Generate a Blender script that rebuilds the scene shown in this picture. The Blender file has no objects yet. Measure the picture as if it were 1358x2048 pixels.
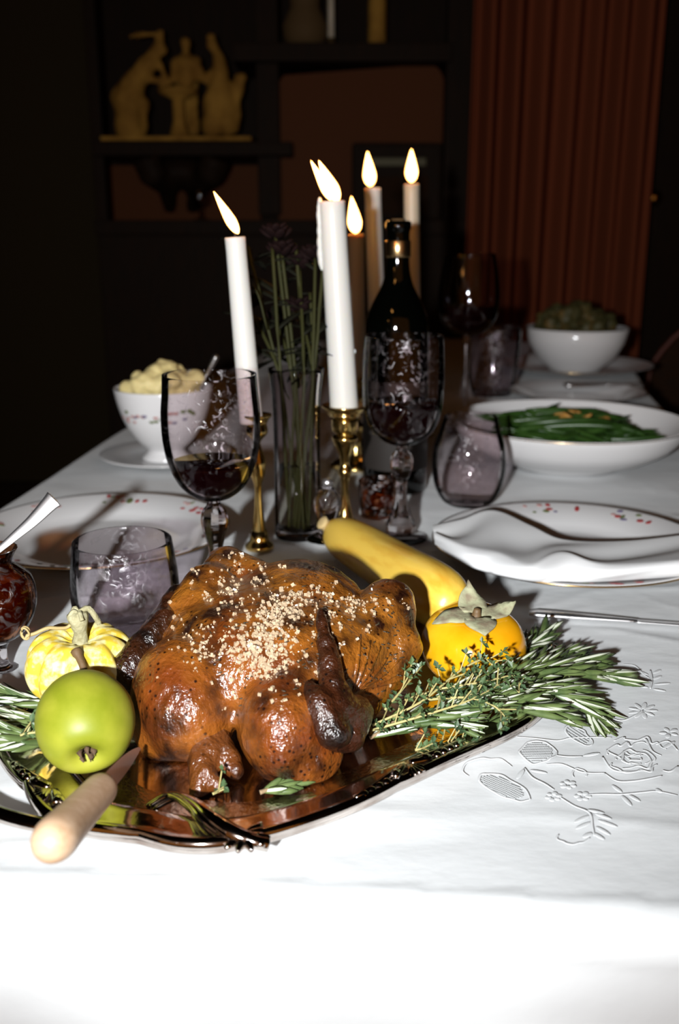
import bpy, bmesh, math, random
import numpy as np
from mathutils import Vector, Matrix, Euler, noise as mnoise
from mathutils.bvhtree import BVHTree

# ------------------------------------------------------------------ camera, light, exposure
SC = bpy.context.scene
COL = SC.collection
TZ = 0.75                       # height of the table top
CAMH = 0.29                     # camera above the table top
F = 1980.0                      # focal length in pixels of the 1358x2048 frame
PITCH = math.radians(16.0)
CS, SN = math.cos(PITCH), math.sin(PITCH)
cd = bpy.data.cameras.new('camera')
cam = bpy.data.objects.new('camera', cd); COL.objects.link(cam)
cam.location = (0, 0, TZ + CAMH)
cam.rotation_euler = (math.pi / 2 - PITCH, 0, 0)
cd.sensor_fit = 'VERTICAL'; cd.sensor_height = 36.0; cd.lens = F / 2048 * 36.0
cd.clip_start = 0.02
cd.dof.use_dof = True; cd.dof.focus_distance = 0.60; cd.dof.aperture_fstop = 6.3
cd.dof.aperture_blades = 5
SC.camera = cam

w = bpy.data.worlds.new('world'); SC.world = w; w.use_nodes = True
bg = w.node_tree.nodes['Background']
bg.inputs[0].default_value = (1.0, 0.38, 0.07, 1); bg.inputs[1].default_value = 0.20

fl = bpy.data.lights.new('camera_flash', 'SPOT'); fl.energy = 72; fl.shadow_soft_size = 0.014
fl.spot_size = math.radians(85); fl.spot_blend = 1.0
fl.color = (0.95, 0.98, 1.0)
flo = bpy.data.objects.new('camera_flash', fl); COL.objects.link(flo)
flo.location = (-0.125, -0.17, TZ + 0.312); flo.rotation_euler = (math.radians(90 - 2), 0, math.radians(-7))

SC.view_settings.view_transform = 'Standard'
SC.view_settings.look = 'None'
SC.view_settings.gamma = 1.0
SC.view_settings.use_curve_mapping = False
SC.view_settings.exposure = 0.0
SC.cycles.diffuse_bounces = 1

R = random.Random(7)
rad = math.radians

# ------------------------------------------------------------------ measuring helpers
def ray(px, py):
    u = (px - 679) / F; v = (py - 1024) / F
    return Vector((u, CS - v * SN, -SN - v * CS))
def P(px, py, D):               # point at depth D along the optical axis, z above the table
    r = ray(px, py) * D; r.z += CAMH
    return r
def onz(px, py, h=0.0):         # point of that sight line at height h above the table
    r = ray(px, py)
    return r * ((h - CAMH) / r.z) + Vector((0, 0, CAMH))
def atY(px, py, Y):
    r = ray(px, py); p = r * (Y / r.y); p.z += CAMH
    return p
def prof(Y, lst):               # lathe profile from half widths and rows seen at distance Y
    out = []
    for hw, py in lst:
        v = (py - 1024) / F; D = Y / (CS - v * SN)
        out.append((hw * D / F, max(0.0, atY(679, py, Y).z)))
    return out

# ------------------------------------------------------------------ mesh helpers
def link(o, parent=None):
    COL.objects.link(o)
    if parent is not None: o.parent = parent
    return o
def mk(name, verts, faces, mat, parent=None, smooth=True, loc=None, mats=None, fmat=None):
    me = bpy.data.meshes.new(name)
    me.from_pydata([tuple(v) for v in verts], [], faces)
    for m in (mats or [mat]): me.materials.append(m)
    if fmat is not None: me.polygons.foreach_set('material_index', fmat)
    if smooth: me.polygons.foreach_set('use_smooth', [True] * len(me.polygons))
    me.update()
    o = bpy.data.objects.new(name, me); link(o, parent)
    if loc is not None: o.location = loc
    return o
def thing(name, label, cat, loc=(0, 0, 0), rot=(0, 0, 0), group=None):
    o = bpy.data.objects.new(name, None); COL.objects.link(o)
    o.empty_display_size = 0.02
    o.location = (loc[0], loc[1], loc[2] + TZ); o.rotation_euler = rot
    return tag(o, label, cat, group)
def tag(o, label, cat, group=None):
    o['label'] = label; o['category'] = cat
    if group: o['group'] = group
    return o
def struct(o):
    o['kind'] = 'structure'; return o
class MB:
    def __init__(s): s.v = []; s.f = []; s.m = []
    def add(s, vf, mi=0):
        n = len(s.v); s.v += [Vector(x) for x in vf[0]]
        s.f += [tuple(i + n for i in f) for f in vf[1]]; s.m += [mi] * len(vf[1])
        return s
    def build(s, name, mat, parent=None, smooth=True, mats=None, loc=None):
        return mk(name, s.v, s.f, mat, parent, smooth, loc, mats, s.m if mats else None)
def lathe(pr, n=48, fn=None):
    v = []; f = []; rows = []
    for r, z in pr:
        if r < 1e-6: rows.append([len(v)]); v.append((0, 0, z))
        else:
            rows.append(list(range(len(v), len(v) + n)))
            for k in range(n):
                a = 2 * math.pi * k / n
                rr = r * (fn(a, z, r) if fn else 1)
                v.append((rr * math.cos(a), rr * math.sin(a), z))
    for A, B in zip(rows, rows[1:]):
        if len(A) == 1 and len(B) == 1: continue
        for k in range(n):
            k2 = (k + 1) % n
            if len(A) == 1: f.append((A[0], B[k2], B[k]))
            elif len(B) == 1: f.append((A[k], A[k2], B[0]))
            else: f.append((A[k], A[k2], B[k2], B[k]))
    return v, f
def tube(pts, rs, n=8, cap=True, flat=1.0, up=Vector((0, 0, 1))):
    pts = [Vector(p) for p in pts]
    if not hasattr(rs, '__len__'): rs = [rs] * len(pts)
    v = []; f = []
    for i, p in enumerate(pts):
        t = (pts[min(i + 1, len(pts) - 1)] - pts[max(i - 1, 0)])
        t = t.normalized() if t.length > 1e-9 else Vector((0, 0, 1))
        u = up if abs(t.dot(up)) < 0.95 else Vector((1, 0, 0))
        a = t.cross(u).normalized(); b = a.cross(t).normalized()
        for k in range(n):
            q = 2 * math.pi * k / n
            v.append(p + a * math.cos(q) * rs[i] + b * math.sin(q) * rs[i] * flat)
    m = len(pts)
    for i in range(m - 1):
        for k in range(n):
            k2 = (k + 1) % n
            f.append((i * n + k, i * n + k2, (i + 1) * n + k2, (i + 1) * n + k))
    if cap:
        f.append(tuple(range(n))[::-1]); f.append(tuple((m - 1) * n + k for k in range(n)))
    return v, f
def spline(pts, k=8, closed=False):
    pts = [Vector(p) for p in pts]; n = len(pts); out = []
    for i in range(n if closed else n - 1):
        g = (lambda j: pts[j % n]) if closed else (lambda j: pts[max(0, min(n - 1, j))])
        p0, p1, p2, p3 = g(i - 1), g(i), g(i + 1), g(i + 2)
        for s in range(k):
            t = s / k
            out.append(0.5 * ((2 * p1) + (p2 - p0) * t + (2 * p0 - 5 * p1 + 4 * p2 - p3) * t * t + (3 * p1 - p0 - 3 * p2 + p3) * t ** 3))
    if not closed: out.append(pts[-1])
    return out
def box(c, s):
    x, y, z = c; a, b, d = s[0] / 2, s[1] / 2, s[2] / 2
    v = [(x + i * a, y + j * b, z + k * d) for k in (-1, 1) for j in (-1, 1) for i in (-1, 1)]
    return v, [(0, 2, 3, 1), (4, 5, 7, 6), (0, 1, 5, 4), (2, 6, 7, 3), (0, 4, 6, 2), (1, 3, 7, 5)]
def boxo(name, c, s, mat, parent=None, bev=0.0):
    bm = bmesh.new()
    vf = box(c, s)
    vs = [bm.verts.new(p) for p in vf[0]]
    for q in vf[1]: bm.faces.new([vs[i] for i in q])
    if bev > 0: bmesh.ops.bevel(bm, geom=bm.edges[:], offset=bev, segments=2, profile=0.7, affect='EDGES')
    me = bpy.data.meshes.new(name); bm.to_mesh(me); bm.free(); me.materials.append(mat)
    o = bpy.data.objects.new(name, me); return link(o, parent)
ICO = {}
def ico(sub):
    if sub not in ICO:
        bm = bmesh.new(); bmesh.ops.create_icosphere(bm, subdivisions=sub, radius=1)
        bm.verts.ensure_lookup_table()
        ICO[sub] = ([v.co.copy() for v in bm.verts], [tuple(v.index for v in f.verts) for f in bm.faces]); bm.free()
    return ICO[sub]
def ell(c, r, rot=(0, 0, 0), sub=3):
    M = Euler(rot).to_matrix(); c = Vector(c)
    v, f = ico(sub)
    if not hasattr(r, '__len__'): r = (r, r, r)
    return [c + M @ Vector((p.x * r[0], p.y * r[1], p.z * r[2])) for p in v], f
def cone2(a, b, ra, rb, k=6, sub=2):     # chain of balls between two points
    mb = MB(); a = Vector(a); b = Vector(b)
    for i in range(k + 1):
        t = i / k; mb.add(ell(a.lerp(b, t), ra + (rb - ra) * t, sub=sub))
    return mb.v, mb.f
def fuse(mb, vox, smooth=6, fac=0.5):    # melt overlapping solids into one skin
    me = bpy.data.meshes.new('tmp'); me.from_pydata([tuple(x) for x in mb.v], [], mb.f)
    o = bpy.data.objects.new('tmp', me); COL.objects.link(o)
    m = o.modifiers.new('r', 'REMESH'); m.mode = 'VOXEL'; m.voxel_size = vox
    s = o.modifiers.new('s', 'SMOOTH'); s.iterations = smooth; s.factor = fac
    bpy.context.view_layer.update()
    ev = o.evaluated_get(bpy.context.evaluated_depsgraph_get())
    out = bpy.data.meshes.new_from_object(ev)
    bpy.data.objects.remove(o); bpy.data.meshes.remove(me)
    return out
def mobj(name, me, mat, parent=None):
    me.name = name; me.materials.clear(); me.materials.append(mat)
    me.polygons.foreach_set('use_smooth', [True] * len(me.polygons)); me.update()
    return link(bpy.data.objects.new(name, me), parent)
def fbm(p, s, o=3):
    return mnoise.fractal(Vector(p) * s, 1.0, 2.0, o)
def copy_tree(o, parent=None):
    c = o.copy(); COL.objects.link(c); c.parent = parent
    for ch in o.children: copy_tree(ch, c)
    return c

# ------------------------------------------------------------------ materials
def mat(name, col, rough=0.5, metal=0.0, spec=0.5, coat=0.0, trans=0.0, sss=0.0, sssr=(0.01, 0.006, 0.003),
        noise=None, bump=None, noise2=None, sheen=0.0, emit=None):
    m = bpy.data.materials.new(name); m.use_nodes = True
    nt = m.node_tree; b = nt.nodes['Principled BSDF']; N = nt.nodes.new; L = nt.links.new
    b.inputs['Base Color'].default_value = (*col, 1); b.inputs['Roughness'].default_value = rough
    b.inputs['Metallic'].default_value = metal; b.inputs['Specular IOR Level'].default_value = spec
    b.inputs['Coat Weight'].default_value = coat; b.inputs['Coat Roughness'].default_value = 0.08
    b.inputs['Transmission Weight'].default_value = trans
    b.inputs['Sheen Weight'].default_value = sheen
    if sss:
        b.inputs['Subsurface Weight'].default_value = sss; b.inputs['Subsurface Radius'].default_value = (1, 0.6, 0.3)
        b.inputs['Subsurface Scale'].default_value = sssr[0]
    tc = N('ShaderNodeTexCoord')
    prev = None
    for nz in (noise, noise2):
        if not nz: continue
        sc, c2, lo, hi = nz[:4]; stretch = nz[4] if len(nz) > 4 else (1, 1, 1)
        mp = N('ShaderNodeMapping'); mp.inputs['Scale'].default_value = stretch; L(tc.outputs['Object'], mp.inputs[0])
        t = N('ShaderNodeTexNoise'); t.inputs['Scale'].default_value = sc; t.inputs['Detail'].default_value = 6
        L(mp.outputs[0], t.inputs['Vector'])
        mr = N('ShaderNodeMapRange'); mr.inputs[1].default_value = lo; mr.inputs[2].default_value = hi; L(t.outputs[0], mr.inputs[0])
        mx = N('ShaderNodeMix'); mx.data_type = 'RGBA'; L(mr.outputs[0], mx.inputs[0])
        if prev is None: mx.inputs[6].default_value = (*col, 1)
        else: L(prev, mx.inputs[6])
        mx.inputs[7].default_value = (*c2, 1); prev = mx.outputs[2]
    if prev is not None: L(prev, b.inputs['Base Color'])
    if bump:
        sc, st, dist = bump[:3]; stretch = bump[3] if len(bump) > 3 else (1, 1, 1)
        mp = N('ShaderNodeMapping'); mp.inputs['Scale'].default_value = stretch; L(tc.outputs['Object'], mp.inputs[0])
        t = N('ShaderNodeTexNoise'); t.inputs['Scale'].default_value = sc; t.inputs['Detail'].default_value = 4
        L(mp.outputs[0], t.inputs['Vector'])
        bp = N('ShaderNodeBump'); bp.inputs['Strength'].default_value = st; bp.inputs['Distance'].default_value = dist
        L(t.outputs[0], bp.inputs['Height']); L(bp.outputs[0], b.inputs['Normal'])
    if emit:
        b.inputs['Emission Color'].default_value = (*emit[0], 1); b.inputs['Emission Strength'].default_value = emit[1]
    return m
def thin_glass(name, tint=(0.90, 0.88, 0.89), edge=(0.40, 0.27, 0.21), etch=None, base=0.02):
    # thin wall of glass: clear straight through, tinted and mirror-like at grazing angles, with frosted engraving
    m = bpy.data.materials.new(name); m.use_nodes = True
    nt = m.node_tree; nt.nodes.clear(); N = nt.nodes.new; L = nt.links.new
    out = N('ShaderNodeOutputMaterial'); mix = N('ShaderNodeMixShader'); tr = N('ShaderNodeBsdfTransparent'); gl = N('ShaderNodeBsdfGlossy')
    gl.inputs['Roughness'].default_value = 0.04
    lw = N('ShaderNodeLayerWeight'); lw.inputs['Blend'].default_value = 0.5
    rp = N('ShaderNodeMapRange'); rp.inputs[1].default_value = 0.92; rp.inputs[2].default_value = 1.0
    L(lw.outputs['Facing'], rp.inputs[0])
    cm = N('ShaderNodeMix'); cm.data_type = 'RGBA'; cm.inputs[6].default_value = (*tint, 1); cm.inputs[7].default_value = (*edge, 1)
    L(rp.outputs[0], cm.inputs[0]); L(cm.outputs[2], tr.inputs[0])
    fr = N('ShaderNodeFresnel'); fr.inputs[0].default_value = 1.13
    ad = N('ShaderNodeMath'); ad.operation = 'ADD'; ad.inputs[1].default_value = base; L(fr.outputs[0], ad.inputs[0])
    L(ad.outputs[0], mix.inputs[0]); L(tr.outputs[0], mix.inputs[1]); L(gl.outputs[0], mix.inputs[2])
    last = mix.outputs[0]
    if etch:
        sc, lo, hi, amt = etch
        tc = N('ShaderNodeTexCoord'); t = N('ShaderNodeTexNoise'); t.inputs['Scale'].default_value = sc; t.inputs['Detail'].default_value = 3; t.inputs['Distortion'].default_value = 1.6
        L(tc.outputs['Object'], t.inputs['Vector'])
        mr = N('ShaderNodeMapRange'); mr.inputs[1].default_value = lo; mr.inputs[2].default_value = hi; mr.inputs[4].default_value = amt; L(t.outputs[0], mr.inputs[0])
        ds = N('ShaderNodeBsdfGlossy'); ds.inputs['Roughness'].default_value = 0.45; ds.inputs['Color'].default_value = (0.8, 0.78, 0.8, 1)
        bp = N('ShaderNodeBump'); bp.inputs['Strength'].default_value = 0.6; bp.inputs['Distance'].default_value = 0.002
        L(t.outputs[0], bp.inputs['Height']); L(bp.outputs[0], ds.inputs['Normal'])
        m2 = N('ShaderNodeMixShader'); L(mr.outputs[0], m2.inputs[0]); L(last, m2.inputs[1]); L(ds.outputs[0], m2.inputs[2]); last = m2.outputs[0]
    L(last, out.inputs[0])
    return m
def glass_mat(name, col=(1, 1, 1), rough=0.0, ior=1.52):
    m = bpy.data.materials.new(name); m.use_nodes = True
    nt = m.node_tree; nt.nodes.clear()
    out = nt.nodes.new('ShaderNodeOutputMaterial'); g = nt.nodes.new('ShaderNodeBsdfGlass')
    g.inputs['Color'].default_value = (*col, 1); g.inputs['Roughness'].default_value = rough; g.inputs['IOR'].default_value = ior
    nt.links.new(g.outputs[0], out.inputs[0]); return m
def flame_mat(name, core, rim, s):
    m = bpy.data.materials.new(name); m.use_nodes = True
    nt = m.node_tree; nt.nodes.clear(); N = nt.nodes.new; L = nt.links.new
    out = N('ShaderNodeOutputMaterial'); e = N('ShaderNodeEmission'); e.inputs[0].default_value = (*core, 1); e.inputs[1].default_value = s
    lw = N('ShaderNodeLayerWeight'); lw.inputs[0].default_value = 0.5
    cr = N('ShaderNodeValToRGB'); L(lw.outputs['Facing'], cr.inputs[0])
    cr.color_ramp.elements[0].position = 0.40; cr.color_ramp.elements[0].color = (*core, 1)
    cr.color_ramp.elements[1].position = 0.80; cr.color_ramp.elements[1].color = (rim[0], rim[1], rim[2], 1)
    L(cr.outputs[0], e.inputs[0])
    L(e.outputs[0], out.inputs[0]); return m

M = {}
M['cloth'] = mat('cloth', (0.80, 0.815, 0.82), 0.9, spec=0.1, bump=(38, 0.16, 0.004, (1, 1.6, 1)), sheen=0.1)
M['stitch'] = mat('stitch', (0.80, 0.815, 0.82), 0.65, spec=0.3, bump=(1500, 0.3, 0.0005))
M['hole'] = mat('hole', (0.50, 0.51, 0.51), 0.9)
M['napkin'] = mat('napkin', (0.82, 0.82, 0.82), 0.9, spec=0.1, bump=(900, 0.2, 0.0006))
M['wood'] = mat('wood', (0.10, 0.028, 0.012), 0.35, noise=(30, (0.05, 0.014, 0.007), 0.35, 0.65, (1, 8, 1)))
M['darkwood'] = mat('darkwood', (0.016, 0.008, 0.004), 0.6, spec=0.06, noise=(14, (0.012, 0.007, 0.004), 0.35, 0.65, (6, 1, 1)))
M['silver'] = mat('silver', (0.74, 0.67, 0.62), 0.10, metal=1, noise=(60, (0.40, 0.31, 0.26), 0.45, 0.75), bump=(160, 0.10, 0.001))
M['chased'] = mat('chased', (0.62, 0.55, 0.48), 0.13, metal=1, noise=(90, (0.30, 0.23, 0.18), 0.45, 0.7), bump=(420, 0.35, 0.0012))
M['cutlery'] = mat('cutlery', (0.88, 0.87, 0.88), 0.34, metal=1)
M['brass'] = mat('brass', (0.78, 0.56, 0.20), 0.16, metal=1, noise=(60, (0.45, 0.28, 0.07), 0.45, 0.8))
M['wax'] = mat('wax', (0.66, 0.64, 0.60), 0.38, spec=0.4, sss=0.5, sssr=(0.006,))
M['ivorywax'] = mat('ivorywax', (0.58, 0.50, 0.38), 0.4, spec=0.4, sss=0.5, sssr=(0.006,))
M['wick'] = mat('wick', (0.02, 0.015, 0.012), 0.9)
M['flame'] = flame_mat('flame', (1.0, 0.45, 0.11), (0.06, 0.011, 0.001), 20)
M['clear'] = thin_glass('clear')
M['cutclear'] = thin_glass('cutclear', (0.92, 0.89, 0.91), (0.42, 0.28, 0.23), (110, 0.54, 0.62, 0.16), 0.02)
M['etched'] = thin_glass('etched', (0.94, 0.91, 0.92), (0.42, 0.28, 0.23), (120, 0.60, 0.68, 0.14), 0.02)
M['crystal'] = glass_mat('crystal', (0.97, 0.95, 0.96))
M['amberglass'] = thin_glass('amberglass', (0.72, 0.46, 0.30), (0.14, 0.05, 0.025), (110, 0.52, 0.62, 0.22), 0.04)
M['wine'] = mat('wine', (0.004, 0.0004, 0.0006), 0.05, spec=0.3)
M['bottle'] = mat('bottle', (0.0006, 0.0008, 0.0005), 0.04, spec=0.5)
M['capsule'] = mat('capsule', (0.06, 0.008, 0.010), 0.3, metal=0.6)
M['label_paper'] = mat('label_paper', (0.02, 0.015, 0.012), 0.7)
M['china'] = mat('china', (0.80, 0.79, 0.79), 0.16, spec=0.5, coat=0.2)
M['gilt'] = mat('gilt', (0.62, 0.42, 0.20), 0.25, metal=1)
M['print_red'] = mat('print_red', (0.42, 0.05, 0.05), 0.3)
M['print_green'] = mat('print_green', (0.16, 0.19, 0.07), 0.3)
M['print_pink'] = mat('print_pink', (0.55, 0.30, 0.28), 0.3)
M['print_blue'] = mat('print_blue', (0.20, 0.17, 0.28), 0.3)
M['beechwood'] = mat('beechwood', (0.62, 0.42, 0.27), 0.45, noise=(40, (0.50, 0.31, 0.18), 0.35, 0.7, (1, 7, 7)), bump=(260, 0.1, 0.0006))
M['needle'] = mat('needle', (0.15, 0.20, 0.065), 0.4, noise=(70, (0.06, 0.10, 0.03), 0.35, 0.65))
M['needle_pale'] = mat('needle_pale', (0.66, 0.69, 0.55), 0.6)
M['twig'] = mat('twig', (0.30, 0.20, 0.11), 0.7)
M['thyme'] = mat('thyme', (0.095, 0.15, 0.055), 0.42, noise=(90, (0.035, 0.07, 0.03), 0.35, 0.65))
M['thyme_stem'] = mat('thyme_stem', (0.42, 0.36, 0.14), 0.6)
M['bean'] = mat('bean', (0.035, 0.085, 0.014), 0.35, noise=(40, (0.018, 0.05, 0.008), 0.35, 0.65))
M['almond'] = mat('almond', (0.50, 0.26, 0.06), 0.5)
M['potato'] = mat('potato', (0.80, 0.66, 0.30), 0.55, sss=0.15, sssr=(0.004,))
M['stuffing'] = mat('stuffing', (0.05, 0.045, 0.012), 0.6, noise=(60, (0.16, 0.09, 0.02), 0.5, 0.7))
M['cranberry'] = mat('cranberry', (0.07, 0.018, 0.008), 0.15, spec=0.5, noise=(120, (0.17, 0.06, 0.02), 0.5, 0.75))
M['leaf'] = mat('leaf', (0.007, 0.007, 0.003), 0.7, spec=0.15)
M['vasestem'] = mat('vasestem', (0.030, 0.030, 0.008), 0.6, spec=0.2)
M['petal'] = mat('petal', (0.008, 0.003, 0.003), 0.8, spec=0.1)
M['water'] = thin_glass('water', (0.86, 0.88, 0.80), (0.30, 0.27, 0.18), None, 0.0)

def fruit(name, c1, c2, sc, lo, hi, rough, stretch=(1, 1, 1), spots=None, **k):
    m = mat(name, c1, rough, noise=(sc, c2, lo, hi, stretch), **k)
    return m
M['pear'] = fruit('pear', (0.21, 0.235, 0.012), (0.33, 0.33, 0.030), 45, 0.35, 0.7, 0.46, spec=0.4, bump=(900, 0.05, 0.0004))
M['pearstem'] = mat('pearstem', (0.13, 0.075, 0.03), 0.6, bump=(300, 0.3, 0.001))
M['calyx_dark'] = mat('calyx_dark', (0.09, 0.05, 0.025), 0.8)
M['pumpkin'] = fruit('pumpkin', (0.74, 0.52, 0.05), (0.86, 0.76, 0.36), 150, 0.46, 0.62, 0.4, spec=0.3)
M['pumpkinstem'] = mat('pumpkinstem', (0.44, 0.41, 0.25), 0.8, noise=(160, (0.24, 0.21, 0.10), 0.35, 0.65), bump=(300, 0.6, 0.002))
M['tendril'] = mat('tendril', (0.42, 0.31, 0.13), 0.6)
M['squash'] = fruit('squash', (0.92, 0.60, 0.09), (0.74, 0.34, 0.02), 26, 0.46, 0.70, 0.33, (2.2, 2.2, 0.5), spec=0.45, bump=(60, 0.12, 0.002, (2.5, 2.5, .4)))
M['squashstem'] = mat('squashstem', (0.55, 0.40, 0.18), 0.8, bump=(300, 0.4, 0.001))
M['persimmon'] = fruit('persimmon', (0.80, 0.34, 0.004), (0.80, 0.46, 0.015), 35, 0.4, 0.7, 0.16, spec=0.5, coat=0.3)
M['persimmon_leaf'] = mat('persimmon_leaf', (0.36, 0.36, 0.22), 0.75, noise=(140, (0.24, 0.19, 0.12), 0.42, 0.65), bump=(260, 0.4, 0.001))
M['scar'] = mat('scar', (0.75, 0.46, 0.28), 0.5)
M['salt'] = mat('salt', (0.86, 0.64, 0.42), 0.25, spec=0.6, trans=0.5)
M['herb'] = mat('herb', (0.035, 0.022, 0.008), 0.6)
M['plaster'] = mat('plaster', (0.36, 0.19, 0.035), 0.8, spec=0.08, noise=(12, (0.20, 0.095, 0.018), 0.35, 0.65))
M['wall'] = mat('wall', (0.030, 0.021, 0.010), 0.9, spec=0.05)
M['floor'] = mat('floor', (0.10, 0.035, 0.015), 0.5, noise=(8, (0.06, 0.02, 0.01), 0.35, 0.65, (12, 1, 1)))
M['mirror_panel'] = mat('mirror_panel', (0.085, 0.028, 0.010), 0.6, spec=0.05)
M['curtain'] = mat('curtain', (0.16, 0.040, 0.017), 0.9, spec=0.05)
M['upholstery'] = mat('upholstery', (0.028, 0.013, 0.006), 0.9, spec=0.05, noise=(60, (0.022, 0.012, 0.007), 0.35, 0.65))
M['piping'] = mat('piping', (0.10, 0.022, 0.012), 0.6)
M['olive'] = mat('olive', (0.075, 0.065, 0.018), 0.6)
M['pewter'] = mat('pewter', (0.10, 0.06, 0.025), 0.7, spec=0.1)

def skin_mat(name, a, b2, dark, wrinkles=1.0):
    m = bpy.data.materials.new(name); m.use_nodes = True
    nt = m.node_tree; bs = nt.nodes['Principled BSDF']; N = nt.nodes.new; L = nt.links.new
    tc = N('ShaderNodeTexCoord')
    def noi(sc, det=5, st=(1, 1, 1)):
        mp = N('ShaderNodeMapping'); mp.inputs['Scale'].default_value = st; L(tc.outputs['Object'], mp.inputs[0])
        t = N('ShaderNodeTexNoise'); t.inputs['Scale'].default_value = sc; t.inputs['Detail'].default_value = det; L(mp.outputs[0], t.inputs['Vector']); return t.outputs[0]
    def rng(x, lo, hi):
        r = N('ShaderNodeMapRange'); r.inputs[1].default_value = lo; r.inputs[2].default_value = hi; L(x, r.inputs[0]); return r.outputs[0]
    def mix(f, p, q):
        x = N('ShaderNodeMix'); x.data_type = 'RGBA'; L(f, x.inputs[0])
        for s, i in ((p, 6), (q, 7)):
            if isinstance(s, tuple): x.inputs[i].default_value = (*s, 1)
            else: L(s, x.inputs[i])
        return x.outputs[2]
    c = mix(rng(noi(26), 0.40, 0.64), a, b2)
    sx = N('ShaderNodeSeparateXYZ'); L(tc.outputs['Object'], sx.inputs[0])
    gz = N('ShaderNodeMath'); gz.operation = 'MULTIPLY'; gz.inputs[1].default_value = 0.35; L(rng(sx.outputs[1], -0.015, -0.055), gz.inputs[0])
    c = mix(gz.outputs[0], c, (b2[0] * 1.35, b2[1] * 0.95, b2[2] * 0.8))
    c = mix(rng(noi(44, 8), 0.46, 0.66), c, dark)
    vo = N('ShaderNodeTexVoronoi'); vo.inputs['Scale'].default_value = 260; vo.inputs['Randomness'].default_value = 0.7; L(tc.outputs['Object'], vo.inputs['Vector'])
    pore = N('ShaderNodeMapRange'); pore.inputs[1].default_value = 0.30; pore.inputs[2].default_value = 0.16; L(vo.outputs['Distance'], pore.inputs[0])
    gate = N('ShaderNodeMath'); gate.operation = 'MULTIPLY'; L(pore.outputs[0], gate.inputs[0]); L(rng(noi(34), 0.46, 0.56), gate.inputs[1])
    c = mix(gate.outputs[0], c, (dark[0] * 0.7, dark[1] * 0.6, dark[2] * 0.6))
    L(c, bs.inputs['Base Color'])
    bs.inputs['Roughness'].default_value = 0.30; bs.inputs['Specular IOR Level'].default_value = 0.5
    bs.inputs['Coat Weight'].default_value = 0.8; bs.inputs['Coat Roughness'].default_value = 0.13
    h1 = noi(150, 4, (1, 1, 0.5)); h2 = noi(520, 3)
    ad = N('ShaderNodeMath'); ad.operation = 'MULTIPLY_ADD'; L(h2, ad.inputs[0]); ad.inputs[1].default_value = 0.35; L(h1, ad.inputs[2])
    bp = N('ShaderNodeBump'); bp.inputs['Strength'].default_value = 0.55 * wrinkles; bp.inputs['Distance'].default_value = 0.004
    L(ad.outputs[0], bp.inputs['Height']); L(bp.outputs[0], bs.inputs['Normal']); L(bp.outputs[0], bs.inputs['Coat Normal'])
    return m
M['skin'] = skin_mat('skin', (0.29, 0.100, 0.011), (0.13, 0.032, 0.005), (0.018, 0.005, 0.002))
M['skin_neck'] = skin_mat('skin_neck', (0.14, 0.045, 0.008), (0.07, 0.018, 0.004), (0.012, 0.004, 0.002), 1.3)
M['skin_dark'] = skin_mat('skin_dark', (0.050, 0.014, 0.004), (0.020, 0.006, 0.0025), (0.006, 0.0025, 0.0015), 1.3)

# ------------------------------------------------------------------ room
ROOM_Y = 3.55
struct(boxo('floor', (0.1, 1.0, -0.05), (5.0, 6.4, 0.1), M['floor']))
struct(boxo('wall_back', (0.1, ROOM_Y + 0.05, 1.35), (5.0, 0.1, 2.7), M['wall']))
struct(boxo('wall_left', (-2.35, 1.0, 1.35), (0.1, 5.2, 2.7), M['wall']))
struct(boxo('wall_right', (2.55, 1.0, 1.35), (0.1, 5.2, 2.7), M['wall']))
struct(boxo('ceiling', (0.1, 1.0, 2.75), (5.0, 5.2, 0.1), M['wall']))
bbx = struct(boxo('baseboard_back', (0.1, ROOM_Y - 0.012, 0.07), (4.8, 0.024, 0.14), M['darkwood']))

# ------------------------------------------------------------------ table
side_r = spline([(0.445, 0.357, 0), (0.465, 0.80, 0), (0.49, 1.30, 0), (0.555, 1.80, 0), (0.625, 2.20, 0), (0.585, 2.52, 0), (0.42, 2.70, 0), (0.14, 2.74, 0),
                 (-0.10, 2.62, 0), (-0.19, 2.30, 0), (-0.27, 1.80, 0), (-0.318, 1.45, 0), (-0.355, 1.05, 0), (-0.43, 0.423, 0)], 10)
OUT = [(p.x, p.y) for p in side_r]
def prism(outline, z0, z1):
    n = len(outline)
    v = [(x, y, z0) for x, y in outline] + [(x, y, z1) for x, y in outline]
    f = [tuple(range(n))[::-1], tuple(range(n, 2 * n))] + [(i, (i + 1) % n, n + (i + 1) % n, n + i) for i in range(n)]
    return v, f
def inset(outline, d):
    pts = [Vector((x, y)) for x, y in outline]; n = len(pts); out = []
    for i in range(n):
        t = (pts[(i + 1) % n] - pts[i - 1]).normalized(); out.append((pts[i].x - t.y * d, pts[i].y + t.x * d))
    return out
tb = thing('dining_table', 'long dark red wooden dining table under the white cloth', 'table', (0, 0, -TZ))
tb.location = (0, 0, 0)
mk('table_top', *prism(inset(OUT, 0.008), TZ - 0.034, TZ - 0.005), M['wood'], tb, False)
mk('apron', *prism(inset(OUT, 0.07), TZ - 0.11, TZ - 0.0345), M['wood'], tb, False)
for x, y in ((-0.33, 0.55), (0.36, 0.50), (0.47, 2.25), (-0.09, 2.25)):
    o = mk('leg', *lathe([(0, 0), (0.018, 0), (0.024, 0.03), (0.018, 0.08), (0.03, 0.40), (0.034, 0.60), (0.034, TZ - 0.112), (0, TZ - 0.112)], 16), M['wood'], tb)
    o.location = (x, y, 0)

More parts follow.
